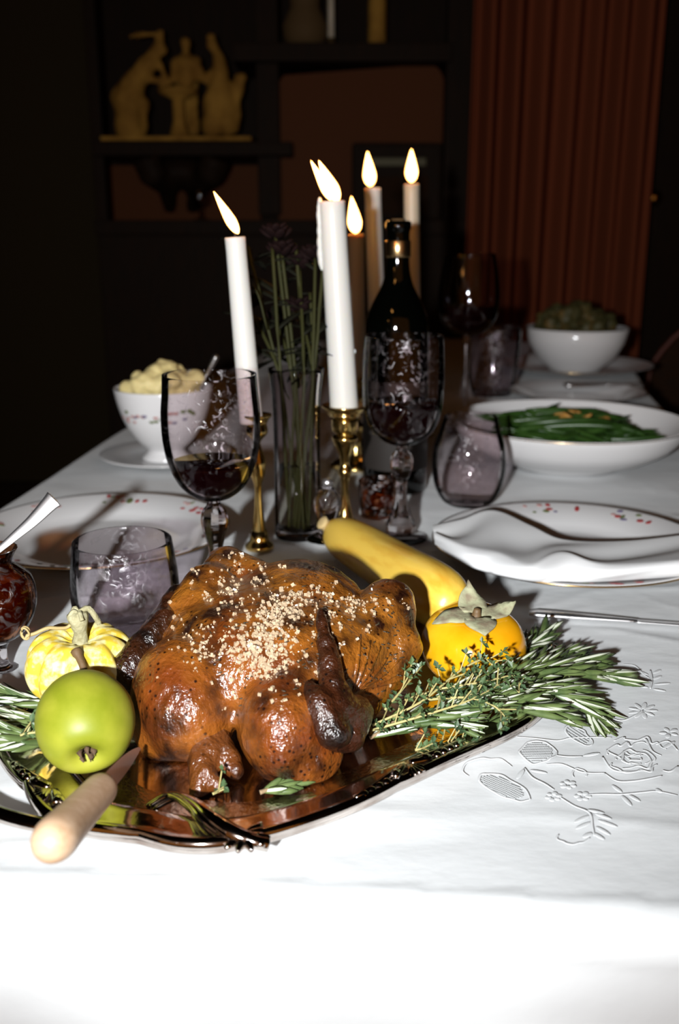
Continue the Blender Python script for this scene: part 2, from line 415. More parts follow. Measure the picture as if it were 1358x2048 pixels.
# ------------------------------------------------------------------ tablecloth
def sdist(px, py):
    A = np.array(OUT); B = np.roll(A, -1, 0); best = np.full(px.shape, 1e9); qx = np.zeros_like(px); qy = np.zeros_like(py)
    ins = np.zeros(px.shape, bool)
    for (ax, ay), (bx, by) in zip(A, B):
        dx, dy = bx - ax, by - ay
        t = np.clip(((px - ax) * dx + (py - ay) * dy) / (dx * dx + dy * dy), 0, 1)
        cx, cy = ax + t * dx, ay + t * dy
        d = np.hypot(px - cx, py - cy); k = d < best
        best = np.where(k, d, best); qx = np.where(k, cx, qx); qy = np.where(k, cy, qy)
        cr = ((ay > py) != (by > py)) & (px < (bx - ax) * (py - ay) / (by - ay + 1e-12) + ax)
        ins ^= cr
    return np.where(ins, -best, best), qx, qy
gx = np.linspace(-0.70, 0.88, 330)
gy = np.concatenate([np.arange(0.08, 1.0, 0.0038), np.arange(1.0, 3.02, 0.016)])
GX, GY = np.meshgrid(gx, gy)
DS, QX, QY = sdist(GX, GY)
def crease(x, y):
    w1 = mnoise.noise(Vector((x * 5, y * 9, 3.1))); w2 = mnoise.noise(Vector((x * 14 + w1, y * 26 + w1 * 2, 7.7)))
    r = max(0.0, 1 - abs(mnoise.noise(Vector((x * 4.5 + w1 * 0.8, y * 15 + w1 * 1.5, 1.7)))) * 3.2)
    r2 = max(0.0, 1 - abs(mnoise.noise(Vector((x * 11 + w2 * 0.5, y * 24 + w1, 9.3)))) * 4.0)
    return 0.0022 * r ** 3 * (0.5 + 0.5 * w2) + 0.0010 * r2 ** 3 * (0.4 + w1) + 0.0006 * w2
cv = []
RAD = 0.014; DROP = 0.24
for j in range(GX.shape[0]):
    for i in range(GX.shape[1]):
        x, y, d = GX[j, i], GY[j, i], DS[j, i]
        if d <= 0:
            fade = min(1.0, -d / 0.02) * 0.75 + 0.25
            cv.append((x, y, crease(x, y) * fade - 0.0012))
        else:
            qx_, qy_ = QX[j, i], QY[j, i]
            nx, ny = (x - qx_) / d, (y - qy_) / d
            a = d / RAD
            if a < math.pi / 2: o_, z_ = RAD * math.sin(a), -RAD * (1 - math.cos(a))
            else: o_, z_ = RAD, -RAD - (d - RAD * math.pi / 2)
            wv = 0.004 + (0.010 * mnoise.noise(Vector((x * 7, y * 4, 5.0))) + 0.0045 * mnoise.noise(Vector((x * 19 + 3, y * 14, 2.0)))) * min(1, d / 0.08)
            wv += crease(x * 1.3 + 5, y * 0.6) * 1.8 * min(1, d / 0.03)
            cv.append((qx_ + nx * (o_ + wv * min(1, d / 0.02)), qy_ + ny * (o_ + wv * min(1, d / 0.02)), z_))
cfaces = []
nx_ = GX.shape[1]
keep = DS < DROP
for j in range(GX.shape[0] - 1):
    for i in range(nx_ - 1):
        if keep[j, i] and keep[j + 1, i] and keep[j, i + 1] and keep[j + 1, i + 1]:
            cfaces.append((j * nx_ + i, j * nx_ + i + 1, (j + 1) * nx_ + i + 1, (j + 1) * nx_ + i))
used = sorted({k for f in cfaces for k in f}); remap = {k: n for n, k in enumerate(used)}
cloth = thing('tablecloth', 'white embroidered linen tablecloth draped over the table', 'tablecloth')
mk('cloth', [cv[k] for k in used], [tuple(remap[k] for k in f) for f in cfaces], M['cloth'], cloth)

# raised embroidery of the cloth: (x, y) in a 398x440 patch at the table's right front
def emb(zx, zy, h=0.0012):
    px, py = 960 + zx * 0.2931, 1280 + zy * 0.2931
    p = onz(px, py, 0.0); p.z = crease(p.x, p.y) * 0.9 + h - 0.0012
    return p
def stitch(name, lines, r=0.0007, flat=0.30, amp=16):
    mb = MB()
    for ln in lines:
        ln = [(x + amp * mnoise.noise(Vector((x * .02, y * .02, 1))), y + 0.75 * amp * mnoise.noise(Vector((x * .02, y * .02, 8)))) for x, y in ln]
        pts = spline([emb(x, y) for x, y in ln], 5)
        mb.add(tube(pts, [r * (0.55 + 0.45 * math.sin(math.pi * k / (len(pts) - 1))) for k in range(len(pts))], 6, True, flat))
    return mb.build(name, M['stitch'], cloth)
def arc(cx, cy, rx, ry, a0, a1, n=9):
    return [(cx + rx * math.cos(rad(a0 + (a1 - a0) * k / n)), cy + ry * math.sin(rad(a0 + (a1 - a0) * k / n))) for k in range(n + 1)]
rose = [arc(1050, 810, 45, 18, 0, 330), arc(1050, 808, 75, 34, 40, 330), arc(1045, 812, 110, 52, 150, 390), arc(1040, 812, 145, 72, -60, 130), arc(1040, 815, 175, 88, 20, 160),
        arc(1050, 800, 190, 100, 190, 300), arc(1060, 790, 215, 118, 230, 340), [(860, 740), (900, 770), (960, 800), (990, 830)], [(830, 830), (900, 880), (1000, 905), (1130, 890)],
        [(980, 700), (1050, 680), (1120, 690), (1190, 740), (1250, 790)], [(870, 905), (930, 950), (1040, 960), (1150, 950), (1250, 925)], [(1210, 720), (1290, 715), (1350, 760)], [(1240, 880), (1300, 900), (1358, 860)]]
stitch('embroidered_rose', rose, 0.0008, 0.3, 55)
stems = [[(300, 870), (360, 930), (440, 985), (510, 1020)], [(510, 790), (600, 800), (700, 800)], [(250, 660), (400, 670), (520, 690), (620, 665), (800, 662), (900, 668)],
         [(450, 850), (560, 850), (700, 900), (860, 905)], [(520, 1060), (640, 1130), (740, 1190), (770, 1280), (780, 1330)], [(700, 1060), (830, 1050), (960, 1050), (1100, 1040), (1220, 1030), (1350, 1060)],
         [(560, 550), (660, 540), (760, 580), (820, 640)], [(860, 520), (960, 545), (1050, 520), (1110, 480)], [(1160, 200), (1165, 270), (1160, 330)], [(980, 170), (1060, 180), (1110, 230), (1150, 260)]]
for _l in stems: stitch('embroidered_stem', [_l], 0.0007)
leafm = None
def emb_leaf(x0, y0, x1, y1, wd):
    global leafm
    a, b = emb(x0, y0), emb(x1, y1); d = b - a
    if leafm is None:
        v, f = ell((0, 0, 0), (0.5, 0.5, 0.5), sub=2); leafm = bpy.data.meshes.new('embroidered_leaf')
        leafm.from_pydata([tuple(p) for p in v], [], f); leafm.materials.append(M['stitch'])
        leafm.polygons.foreach_set('use_smooth', [True] * len(leafm.polygons))
    o = bpy.data.objects.new('embroidered_leaf', leafm); link(o, cloth)
    o.location = (a + b) / 2 + Vector((0, 0, -0.0002)); o.rotation_euler = (0, 0, math.atan2(d.y, d.x)); o.scale = (d.length, wd, 0.0008)
for cx, cy, n, rr, ph in ((1110, 478, 9, 105, 0), (600, 985, 6, 62, 20), (500, 1070, 6, 60, 45), (700, 1065, 6, 62, 0), (1290, 630, 5, 70, 30)):
    for k in range(n):
        a = rad(ph + 360 * k / n)
        emb_leaf(cx + 14 * math.cos(a), cy + 8 * math.sin(a), cx + rr * math.cos(a), cy + rr * 0.55 * math.sin(a), 0.0032)
for a in ((1060, 200, 1150, 235), (1080, 255, 1150, 285), (1180, 225, 1235, 200), (1180, 265, 1240, 240), (1180, 330, 1270, 345), (1185, 300, 1300, 290), (1090, 310, 1150, 320),
          (640, 1250, 750, 1200), (650, 1290, 760, 1240), (780, 1190, 900, 1230), (800, 1230, 940, 1280), (790, 1270, 890, 1330), (770, 1310, 850, 1360), (700, 1345, 765, 1310), (730, 1160, 850, 1185),
          (965, 1055, 1035, 1130), (1010, 1050, 1095, 1100), (900, 985, 970, 1040), (1200, 1010, 1240, 1040), (700, 795, 820, 775), (340, 885, 460, 905), (250, 950, 300, 880), (1330, 690, 1250, 740)):
    emb_leaf(*a, 0.0028)
def emb_net(cx, cy, rx, ry, rot):
    c_, s_ = math.cos(rad(rot)), math.sin(rad(rot))
    tr = lambda u, v: (cx + u * rx * c_ - v * ry * s_, cy + u * rx * s_ + v * ry * c_)
    stitch('embroidered_net_leaf', [[tr(math.cos(rad(k * 20)) * (1 + .1 * math.cos(rad(k * 20))), math.sin(rad(k * 20))) for k in range(19)]], 0.0008)
    mb = MB(); nu = max(4, int(rx / 13)); nv = max(2, int(ry / 15))
    for i in range(-nu, nu + 1):
        for j in range(-nv, nv + 1):
            u, v = (i + 0.5 * (j % 2)) / nu * 0.88, j / nv * 0.8
            if u * u + v * v < 0.72:
                p = emb(*tr(u, v), 0.0009); mb.add(ell(p, (0.0010, 0.0005, 0.0003), (0, 0, 0.5), 1))
    h = mb.build('drawn_thread_holes', M['hole'], cloth); h['kind'] = 'stuff'
emb_net(385, 765, 122, 78, 0); emb_net(665, 645, 105, 42, 32); emb_net(150, 1000, 185, 62, 24)
for _l in (arc(50, 880, 170, 70, 140, 350), arc(640, 1340, 110, 45, 10, 200), arc(680, 910, 50, 35, 150, 380)): stitch('embroidered_outline', [_l], 0.0006)

# ------------------------------------------------------------------ silver platter
_fr = [onz(px, py, 0.012) for px, py in ((45, 1572), (112, 1640), (260, 1672), (375, 1690), (490, 1682), (620, 1642), (750, 1592), (900, 1518), (1062, 1440))]
ring = spline([(p.x, p.y, 0) for p in _fr] + [(0.148, 0.585, 0), (0.146, 0.632, 0),
               (0.105, 0.675, 0), (0.04, 0.695, 0), (-0.04, 0.69, 0), (-0.10, 0.665, 0), (-0.145, 0.625, 0), (-0.176, 0.580, 0), (-0.192, 0.535, 0), (-0.190, 0.495, 0)], 12, True)
PC = Vector((-0.035, 0.545, 0))
NR = len(ring)
def scal(k):   # gentle scallop along the edge
    return 1 + 0.014 * abs(math.sin(k / NR * math.pi * 9)) ** 0.6 - 0.007
def ringpts(f, z, sc=True):
    return [PC + (p - PC) * f * (scal(k) if sc else 1) + Vector((0, 0, z)) for k, p in enumerate(ring)]
plat = thing('serving_platter', 'scalloped silver serving platter with ornate rim under the roast bird', 'platter', (PC.x, PC.y, 0))
def loops(lst, close=True):
    v = []; f = []
    for L_ in lst: v += [p - PC for p in L_]
    n = len(lst[0])
    for a in range(len(lst) - 1):
        for k in range(n):
            k2 = (k + 1) % n; f.append((a * n + k, a * n + k2, (a + 1) * n + k2, (a + 1) * n + k))
    if close:
        c = len(v); ctr = sum((p - PC for p in lst[-1]), Vector()) / n; v.append(ctr); b = (len(lst) - 1) * n
        f += [(b + k, b + (k + 1) % n, c) for k in range(n)]
    return v, f
mk('well', *loops([ringpts(0.85, 0.0122), ringpts(0.84, 0.0118, 0), ringpts(0.815, 0.0050, 0), ringpts(0.80, 0.0040, 0), ringpts(0.55, 0.0037, 0), ringpts(0.3, 0.0037, 0)]), M['silver'], plat)
fla = mk('flange', *loops([ringpts(0.85, 0.0122), ringpts(0.88, 0.0130), ringpts(0.935, 0.0122), ringpts(0.965, 0.0130), ringpts(0.985, 0.0138), ringpts(1.0, 0.0122), ringpts(1.004, 0.0090), ringpts(0.995, 0.0070),
                 ringpts(0.93, 0.0070), ringpts(0.85, 0.0065), ringpts(0.81, 0.0020, 0), ringpts(0.79, 0.0012, 0)], True), M['silver'], plat)
# engraved band on the floor of the well
mk('engraved_band', *loops([ringpts(0.79, 0.0044, 0), ringpts(0.66, 0.0042, 0)], False), M['chased'], plat)
_e = ringpts(0.990, 0.0125); _e2 = [p - PC for p in _e] + [_e[0] - PC, _e[1] - PC]
mk('rolled_edge', *tube(_e2, [0.0026 + 0.0007 * abs(math.sin(k / NR * math.pi * 9)) for k in range(len(_e2))], 10, False), M['silver'], plat)
RP = ringpts(0.945, 0.0128)
def ornament(k0, flip=1, s=1.0):    # shell with scrolls on the rim
    mb = MB(); c = RP[k0 % NR]; out = (c - PC); out.z = 0; out.normalize(); tg = Vector((-out.y, out.x, 0))
    for q in range(-2, 3):
        a = q * 0.40; d = out * math.cos(a) + tg * math.sin(a)
        mb.add(ell(c - PC + d * 0.003 * s + Vector((0, 0, 0.0012)), (0.0062 * s, 0.0020 * s, 0.0022), (0, 0, math.atan2(d.y, d.x)), 2))
    for sg in (-1, 1):
        pts = [c - PC + tg * sg * (0.010 + 0.0030 * t * math.cos(t * 1.0) * 1.3 + 0.010 * (t / 6)) * s + out * (0.002 * math.sin(t * 1.3)) * s + Vector((0, 0, 0.002)) for t in np.linspace(0, 6, 16)]
        mb.add(tube(pts, [0.0030 * s * (1 - 0.5 * i / 15) for i in range(16)], 8))
        for q in range(4):
            mb.add(ell(c - PC + tg * sg * (0.020 + q * 0.0055) * s + out * 0.002 + Vector((0, 0, 0.001)), (0.0032 * s, 0.0030 * s, 0.0028), sub=2))
    return mb.build('rim_ornament', M['silver'], plat)
def nearest(p):
    return min(range(NR), key=lambda k: (ring[k] - Vector((p[0], p[1], 0))).length)
for p in (onz(840, 1550, .012), onz(70, 1600, .012), (0.04, 0.695), (-0.10, 0.665), (-0.176, 0.58)):
    ornament(nearest(p))
# acanthus bracket that sticks out over the rim at the front
mb = MB()
ac = [onz(300, 1612, 0.006), onz(345, 1590, 0.012), onz(388, 1608, 0.016), onz(420, 1636, 0.017), onz(452, 1660, 0.016), onz(486, 1676, 0.014), onz(510, 1682, 0.012)]
for off, rr in ((0, 1.0), (1, 0.8), (-1, 0.8)):
    pts = spline([Vector(p) + Vector((0.0035 * off * (0.6 + 0.4 * i / 2), -0.0015 * off, -0.001 * abs(off))) for i, p in enumerate(ac)], 5)
    n = len(pts)
    mb.add(tube([q - PC for q in pts], [rr * (0.0016 + 0.0030 * math.sin(min(1, i / n * 1.25) * math.pi * 0.62) ** 2) for i in range(n)], 8))
for a in range(-3, 4):
    d = Vector((math.cos(rad(-38 + a * 30)), math.sin(rad(-38 + a * 30)), 0)); c = onz(488, 1672, 0.013) - PC
    mb.add(ell(c + d * 0.006, (0.0075, 0.0024, 0.0026), (0, 0, math.atan2(d.y, d.x)), 2))
mb.build('acanthus_bracket', M['silver'], plat)
# loop handle at the left end
h = spline([*[tuple(onz(x, y, 0.010)) for x, y in ((262, 1668), (200, 1660), (100, 1652), (0, 1628), (-70, 1590))], (-0.232, 0.470, 0.010), (-0.232, 0.515, 0.010), (-0.190, 0.530, 0.010)], 8)
mk('handle', *tube([p - PC for p in h], 0.0046, 12, True, 0.75), M['silver'], plat)
# ------------------------------------------------------------------ roast chicken
CH = Vector((-0.04, 0.55, 0.0))
hen = thing('roast_chicken', 'glazed brown roast chicken sprinkled with coarse salt on silver platter', 'roast chicken', CH)
mb = MB()
def hb(px, py, D, r, rot=(0, 0, 0)):
    mb.add(ell(P(px, py, D) - CH, r, rot))
mb.add(ell(Vector((-0.040, 0.560, 0.044)) - CH, (0.070, 0.072, 0.038)))              # trunk
hb(545, 1312, 0.596, (0.054, 0.054, 0.036), (0.10, 0, 0.15))                           # breast
hb(590, 1222, 0.625, (0.045, 0.050, 0.030))                                            # ridge
hb(566, 1440, 0.546, (0.0255, 0.036, 0.0300), (0.2, 0, 0.05))                           # right breast lobe
hb(372, 1392, 0.566, (0.0310, 0.042, 0.0330), (0.2, 0.1, 0.30))                        # left breast lobe
hb(600, 1500, 0.545, (0.024, 0.026, 0.018))
hb(340, 1440, 0.570, (0.022, 0.028, 0.025))
mb.add(cone2(P(700, 1340, 0.580) - CH, P(778, 1212, 0.620) - CH, 0.017, 0.0185))        # right leg
mb.add(cone2(P(778, 1212, 0.620) - CH, P(770, 1330, 0.610) - CH, 0.0185, 0.020))
mb.add(cone2(P(785, 1290, 0.610) - CH, P(715, 1400, 0.590) - CH, 0.019, 0.015))
mb.add(cone2(P(455, 1140, 0.660) - CH, P(400, 1230, 0.620) - CH, 0.0165, 0.022))       # left leg
mb.add(cone2(P(455, 1140, 0.660) - CH, P(560, 1200, 0.640) - CH, 0.0165, 0.020))
mb.add(cone2(P(330, 1290, 0.610) - CH, P(420, 1180, 0.630) - CH, 0.020, 0.018))
body = fuse(mb, 0.0022, 7)
# soft wrinkles, sunk where the skin is tight
for v in body.vertices:
    p = v.co
    w1 = fbm(p, 38, 3) * 0.0016 + fbm(p + Vector((3, 1, 2)), 110, 2) * 0.0006
    v.co = p + v.normal * w1
    v.co.z = max(v.co.z, 0.0048 + 0.0003 * w1 / 0.001)
hbody = mobj('body', body, M['skin'], hen)
bm = bmesh.new(); bm.from_mesh(body); BV = BVHTree.FromBMesh(bm); bm.free()
def hit(px, py):
    o = Vector((0, 0, CAMH)) - CH; d = ray(px, py).normalized()
    r = BV.ray_cast(o, d)
    return (r[0], r[1]) if r[0] is not None else (None, None)
# fan of tight skin folds between leg and wing
mb = MB()
for k in range(7):
    a0 = (705 + k * 3, 1388 - k * 2); a1 = (722 + k * 20, 1268 + k * 12)
    pts = []
    for t in np.linspace(0, 1, 8):
        c, n = hit(a0[0] + (a1[0] - a0[0]) * t, a0[1] + (a1[1] - a0[1]) * t + 6 * math.sin(t * 3))
        if c: pts.append(c - n * 0.0004)
    if len(pts) > 3: mb.add(tube(pts, [0.0016 * math.sin(math.pi * (0.15 + 0.8 * i / len(pts))) for i in range(len(pts))], 6))
mb.build('skin_folds', M['skin'], hen)
# wings
def wing(chains, vox=0.0018):
    mb = MB()
    for ch in chains:
        for a, b in zip(ch, ch[1:]):
            mb.add(cone2(P(*a[:3]) - CH, P(*b[:3]) - CH, a[3], b[3], 7))
    me = fuse(mb, vox, 4)
    for v in me.vertices: v.co = v.co + v.normal * fbm(v.co, 60, 3) * 0.0016
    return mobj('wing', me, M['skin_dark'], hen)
wing([[(640, 1222, 0.566, 0.0026), (652, 1290, 0.553, 0.0055), (664, 1370, 0.540, 0.0085), (672, 1420, 0.535, 0.0125)],
      [(617, 1366, 0.531, 0.0028), (640, 1410, 0.526, 0.0085), (665, 1462, 0.524, 0.0100)],
      [(672, 1420, 0.535, 0.0125), (705, 1430, 0.548, 0.0125), (690, 1465, 0.540, 0.0120), (665, 1475, 0.532, 0.0080)]])
wing([[(330, 1235, 0.60, 0.007), (290, 1290, 0.590, 0.010), (256, 1335, 0.580, 0.0100), (248, 1372, 0.578, 0.0075)], [(256, 1335, 0.58, 0.009), (270, 1390, 0.574, 0.006)],
      [(360, 1190, 0.625, 0.008), (320, 1245, 0.605, 0.009)]])
# neck stump
mb = MB()
for a, b, ra, rb in (((425, 1470, 0.545), (405, 1530, 0.530), 0.0105, 0.0085), ((405, 1530, 0.530), (398, 1578, 0.521), 0.0085, 0.0068), ((440, 1500, 0.540), (468, 1540, 0.530), 0.0085, 0.0055), ((412, 1545, 0.524), (436, 1572, 0.521), .006, .004)):
    mb.add(cone2(P(*a) - CH, P(*b) - CH, ra, rb))
me = fuse(mb, 0.0018, 3)
for v in me.vertices: v.co = v.co + v.normal * fbm(v.co, 75, 3) * 0.0018; v.co.z = max(v.co.z, 0.0050)
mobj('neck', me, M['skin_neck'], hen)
# coarse salt on the breast
mb = MB(); rs = random.Random(3)
def grain(px, py, s):
    c, n = hit(px, py)
    if c is None or n.z < 0.05: return
    v, f = box((0, 0, 0), (s * rs.uniform(.6, 1.3), s * rs.uniform(.6, 1.3), s * rs.uniform(.4, .9)))
    E = Euler((rs.uniform(0, 3), rs.uniform(0, 3), rs.uniform(0, 3))).to_matrix()
    mb.add(([c + n * s * 0.25 + E @ Vector(q) for q in v], f))
for cx, cy, sx, sy, n in ((560, 1225, 26, 16, 330), (535, 1265, 24, 16, 330), (520, 1310, 34, 16, 420), (540, 1335, 20, 10, 140), (440, 1285, 40, 22, 190), (590, 1195, 34, 12, 220), (470, 1170, 45, 28, 170), (700, 1210, 30, 16, 130),
                          (540, 1270, 100, 60, 330), (480, 1125, 40, 14, 80), (760, 1205, 30, 18, 40), (610, 1330, 45, 35, 50), (540, 1400, 90, 40, 40)):
    for _ in range(int(n * 0.36)):
        gx0, gy0 = rs.gauss(cx, sx), rs.gauss(cy, sy)
        for _q in range(rs.choice((1, 1, 2, 4))): grain(gx0 + rs.gauss(0, 3), gy0 + rs.gauss(0, 2.4), rs.choice((0.0005, 0.0007, 0.0009, 0.0013, 0.0018)))
so = mb.build('salt', M['salt'], hen, False); so['kind'] = 'stuff'
mb = MB()
for _ in range(150):
    c, n = hit(rs.choice([rs.gauss(780, 35), rs.gauss(560, 80)]), rs.gauss(1300, 70))
    if c is None: continue
    mb.add(ell(c, (0.0022, 0.0005, 0.0005), (0, 0, rs.uniform(0, 3)), 1))
ho = mb.build('herb_flecks', M['herb'], hen); ho['kind'] = 'stuff'

# ------------------------------------------------------------------ fruit on the platter
def axis_rot(d):     # rotation that turns +z onto d
    return Vector((0, 0, 1)).rotation_difference(Vector(d).normalized()).to_euler()
# green pear: calyx towards the viewer, stem away
c = P(170, 1440, 0.530); ax = Vector((-0.24, 0.90, 0.36))
pear = thing('green_pear', 'round green pear with brown stem in front of the mini pumpkin', 'pear', c, axis_rot(ax))
r = 0.0262
pp = [(0, -0.0195), (0.003, -0.0205), (0.006, -0.0232), (0.010, -0.0252), (0.0150, -0.0245), (0.0205, -0.0195), (0.0248, -0.0105), (0.0263, 0.0), (0.0252, 0.0085), (0.0215, 0.0165), (0.0160, 0.0225), (0.0105, 0.0265), (0.0060, 0.0280), (0.0025, 0.0272), (0, 0.0262)]
o = mk('flesh', *lathe(pp, 40, lambda a, z, r_: 1 + 0.018 * math.sin(a * 2 + 1) + 0.012 * math.sin(3 * a)), M['pear'], pear)
md = o.modifiers.new('s', 'SUBSURF'); md.levels = 1; md.render_levels = 1
mk('stem', *tube(spline([(0, 0, 0.025), (0.0010, 0.001, 0.034), (0.0005, -0.002, 0.041), (-0.0015, -0.005, 0.049)], 5), [0.0026 - 0.0004 * math.sin(i / 15 * 3) + (0.0007 if i > 12 else 0) for i in range(16)], 8), M['pearstem'], pear)
mb = MB()
for k in range(5):
    a = k * 1.257; d = Vector((math.cos(a), math.sin(a), 0))
    mb.add(tube([d * 0.001 + Vector((0, 0, -0.0195)), d * 0.0042 + Vector((0, 0, -0.0235)), d * 0.0030 + Vector((0, 0, -0.0262))], [0.0014, 0.0015, 0.0005], 5))
mb.build('calyx', M['calyx_dark'], pear)
# mini pumpkin
c = P(158, 1345, 0.590); 
pk = thing('mini_pumpkin', 'ribbed yellow mini pumpkin with dried stem and curly tendril', 'pumpkin', (c.x, c.y + 0.004, 0.0185), (0.10, 0.03, 0.2))
NRIB = 10
def ribs(a, z, r_): return 1 - 0.15 * abs(math.cos(a * NRIB / 2)) ** 5
pr = [(0, 0.004), (0.010, 0.001), (0.020, 0.002), (0.0285, 0.0085), (0.0325, 0.0180), (0.0320, 0.0275), (0.0275, 0.0360), (0.0205, 0.0405), (0.0130, 0.0405), (0.0070, 0.0375), (0, 0.0360)]
prs = spline([(r_, 0, z) for r_, z in pr], 4)
mk('flesh', *lathe([(max(0, p.x), p.z) for p in prs], 120, ribs), M['pumpkin'], pk)
st = spline([(0, 0, 0.034), (0.0006, 0, 0.042), (0.0, -0.001, 0.049), (-0.001, 0, 0.0565)], 5)
mk('stem', *tube(st, [0.0068, 0.0058, 0.0050, 0.0045, 0.0042, 0.0040, 0.0040, 0.0042, 0.0045, 0.0049, 0.0053, 0.0058, 0.0062, 0.0064, 0.006, 0.004], 9), M['pumpkinstem'], pk)
mb = MB()
for k, (a, l) in enumerate(((0.3, 0.012), (2.1, 0.007), (3.6, 0.006), (5.0, 0.008))):
    d = Vector((math.cos(a), math.sin(a), 0))
    mb.add(tube(spline([Vector((0, 0, 0.055)), Vector((0, 0, 0.0575)) + d * l * 0.5, Vector((0, 0, 0.0545 - (0.008 if k == 0 else 0))) + d * l], 4), [0.0019 if k == 0 else 0.0014] * 9, 6))
mb.build('stem_stub', M['pumpkinstem'], pk)
tp = spline([(-0.002, -0.002, 0.053), (-0.006, -0.004, 0.049), (-0.011, -0.006, 0.0495), (-0.017, -0.008, 0.051), (-0.024, -0.010, 0.049), (-0.028, -0.011, 0.0485)], 5)
coil = [Vector((-0.029 - 0.0022 * math.cos(t) * (1 + .25 * math.sin(t * .7)) - 0.0008 * math.sin(t * 0.3), -0.011 + 0.0012 * math.sin(t * .5), 0.0500 + 0.0036 * math.sin(t))) for t in np.linspace(-1.2, 13, 44)]
mk('tendril', *tube(tp + coil, [0.0011] * len(tp) + [0.0006] * len(coil), 6), M['tendril'], pk)
# squash lying behind the bird
a = onz(668, 1062, 0.0215); b = P(905, 1255, 0.690)
b.z = max(b.z, 0.038)
d = (b - a); Ls = d.length
sq = thing('yellow_squash', 'long yellow squash lying behind the roast chicken', 'squash', a, axis_rot(d))
pr = [(0, -0.002), (0.006, -0.001), (0.0120, 0.005), (0.0168, 0.016), (0.0195, 0.035), (0.0205, 0.062), (0.0210, 0.095), (0.0222, 0.130), (0.0230, 0.160), (0.0205, 0.182), (0.012, 0.195), (0, 0.199)]
pr = [(r_ * 1.02, z * Ls / 0.195) for r_, z in pr]
prs = spline([(r_, 0, z) for r_, z in pr], 3)
mk('flesh', *lathe([(max(0, p.x), p.z) for p in prs], 40, lambda a_, z, r_: 1 + 0.022 * math.cos(a_ * 5 + z * 4) + 0.01 * math.sin(3 * a_ + z * 40)), M['squash'], sq)
_ei = axis_rot(d).to_matrix().inverted(); _sd = (_ei @ Vector((-0.62, -0.30, 0.55))).normalized()
_sp = [Vector((0, 0, 0.006)) + _sd * t_ for t_ in (0.004, 0.009, 0.013, 0.016, 0.0185, 0.0195)]
mk('stem', *tube(_sp, [0.0088, 0.0070, 0.0056, 0.0058, 0.0068, 0.0045], 10), M['squashstem'], sq)
# persimmon
c = P(942, 1283, 0.655)
pe = thing('persimmon', 'glossy orange persimmon with grey green calyx beside the rosemary', 'persimmon', (c.x, c.y, c.z - 0.0245), (0.16, 0.04, 0))
pr = [(0, 0.002), (0.010, 0.0005), (0.020, 0.002), (0.0290, 0.009), (0.0335, 0.020), (0.0332, 0.030), (0.0285, 0.0400), (0.0205, 0.0455), (0.0120, 0.0465), (0.006, 0.045), (0, 0.0445)]
prs = spline([(r_, 0, z) for r_, z in pr], 4)
mk('flesh', *lathe([(max(0, p.x), p.z) for p in prs], 72, lambda a_, z, r_: 1 + 0.022 * math.cos(4 * a_ + 0.6)), M['persimmon'], pe)
def petal_leaf(ang, ln, wd, lift):
    v = []; f = []; nu, nv = 8, 5
    for i in range(nu + 1):
        t = i / nu; wl = wd * (math.sin(math.pi * min(1, 0.22 + t * 0.80)) ** 0.7) * (1 - 0.15 * t)
        for j in range(nv):
            s = (j / (nv - 1) - 0.5) * 2
            rr = 0.003 + ln * t
            z = 0.0462 + lift * t * t - 0.0035 * (t ** 2) * (1 if lift < 0.004 else 0) + 0.0016 * math.sin(s * 3 + ang * 2) * t + 0.0012 * math.sin(t * 9 + s * 2)
            x, y = rr, s * wl
            z = max(z, np.interp(math.hypot(x, y) / 1.02, [0, 0.006, 0.012, 0.0205, 0.0285, 0.0332], [0.0445, 0.045, 0.0465, 0.0455, 0.040, 0.030]) + 0.0012)
            v.append((x * math.cos(ang) - y * math.sin(ang), x * math.sin(ang) + y * math.cos(ang), z))
    for i in range(nu):
        for j in range(nv - 1):
            q = i * nv + j; f.append((q, q + 1, q + nv + 1, q + nv))
    o = mk('calyx_leaf', v, f, M['persimmon_leaf'], pe)
    md = o.modifiers.new('t', 'SOLIDIFY'); md.thickness = 0.0007
for ang, ln, wd, lift in ((-1.45, 0.0200, 0.0110, -0.004), (0.30, 0.024, 0.0095, 0.006), (1.75, 0.021, 0.0100, 0.011), (3.30, 0.026, 0.0100, -0.003)):
    petal_leaf(ang, ln, wd, lift)
mk('stem', *lathe([(0, 0.052), (0.0022, 0.0515), (0.0026, 0.0495), (0.0032, 0.047), (0.004, 0.0455), (0, 0.045)], 12), M['pearstem'], pe)

# ------------------------------------------------------------------ rosemary and thyme
def needle(base, d, upv, ln, w_, bend):
    d = d.normalized(); side = d.cross(upv).normalized(); nrm = side.cross(d).normalized()
    v = []; f = []; mi = []
    K = 4
    for i in range(K + 1):
        t = i / K; ww = w_ * (0.45 + 0.75 * math.sin(math.pi * (0.12 + 0.80 * t))) * (1 if i < K else 0.35)
        c_ = base + d * ln * t + nrm * bend * t * t
        for s, dz in ((-1, -0.35), (-0.38, 0.12), (0.38, 0.12), (1, -0.35)):
            v.append(c_ + side * ww * s + nrm * ww * dz)
        v.append(c_ - nrm * ww * 0.9)
    for i in range(K):
        a_ = i * 5
        for j in range(4):
            j2 = j + 1
            f.append((a_ + j, a_ + j2, a_ + 5 + j2, a_ + 5 + j)); mi.append(1 if j == 1 else 0)
        f.append((a_ + 4, a_ + 0, a_ + 5, a_ + 9)); mi.append(0)
    f.append((4 * 1 + K * 5 - 4, K * 5 + 1, K * 5 + 2, K * 5 + 3, K * 5 + 4)); mi.append(0)
    return v, f, mi
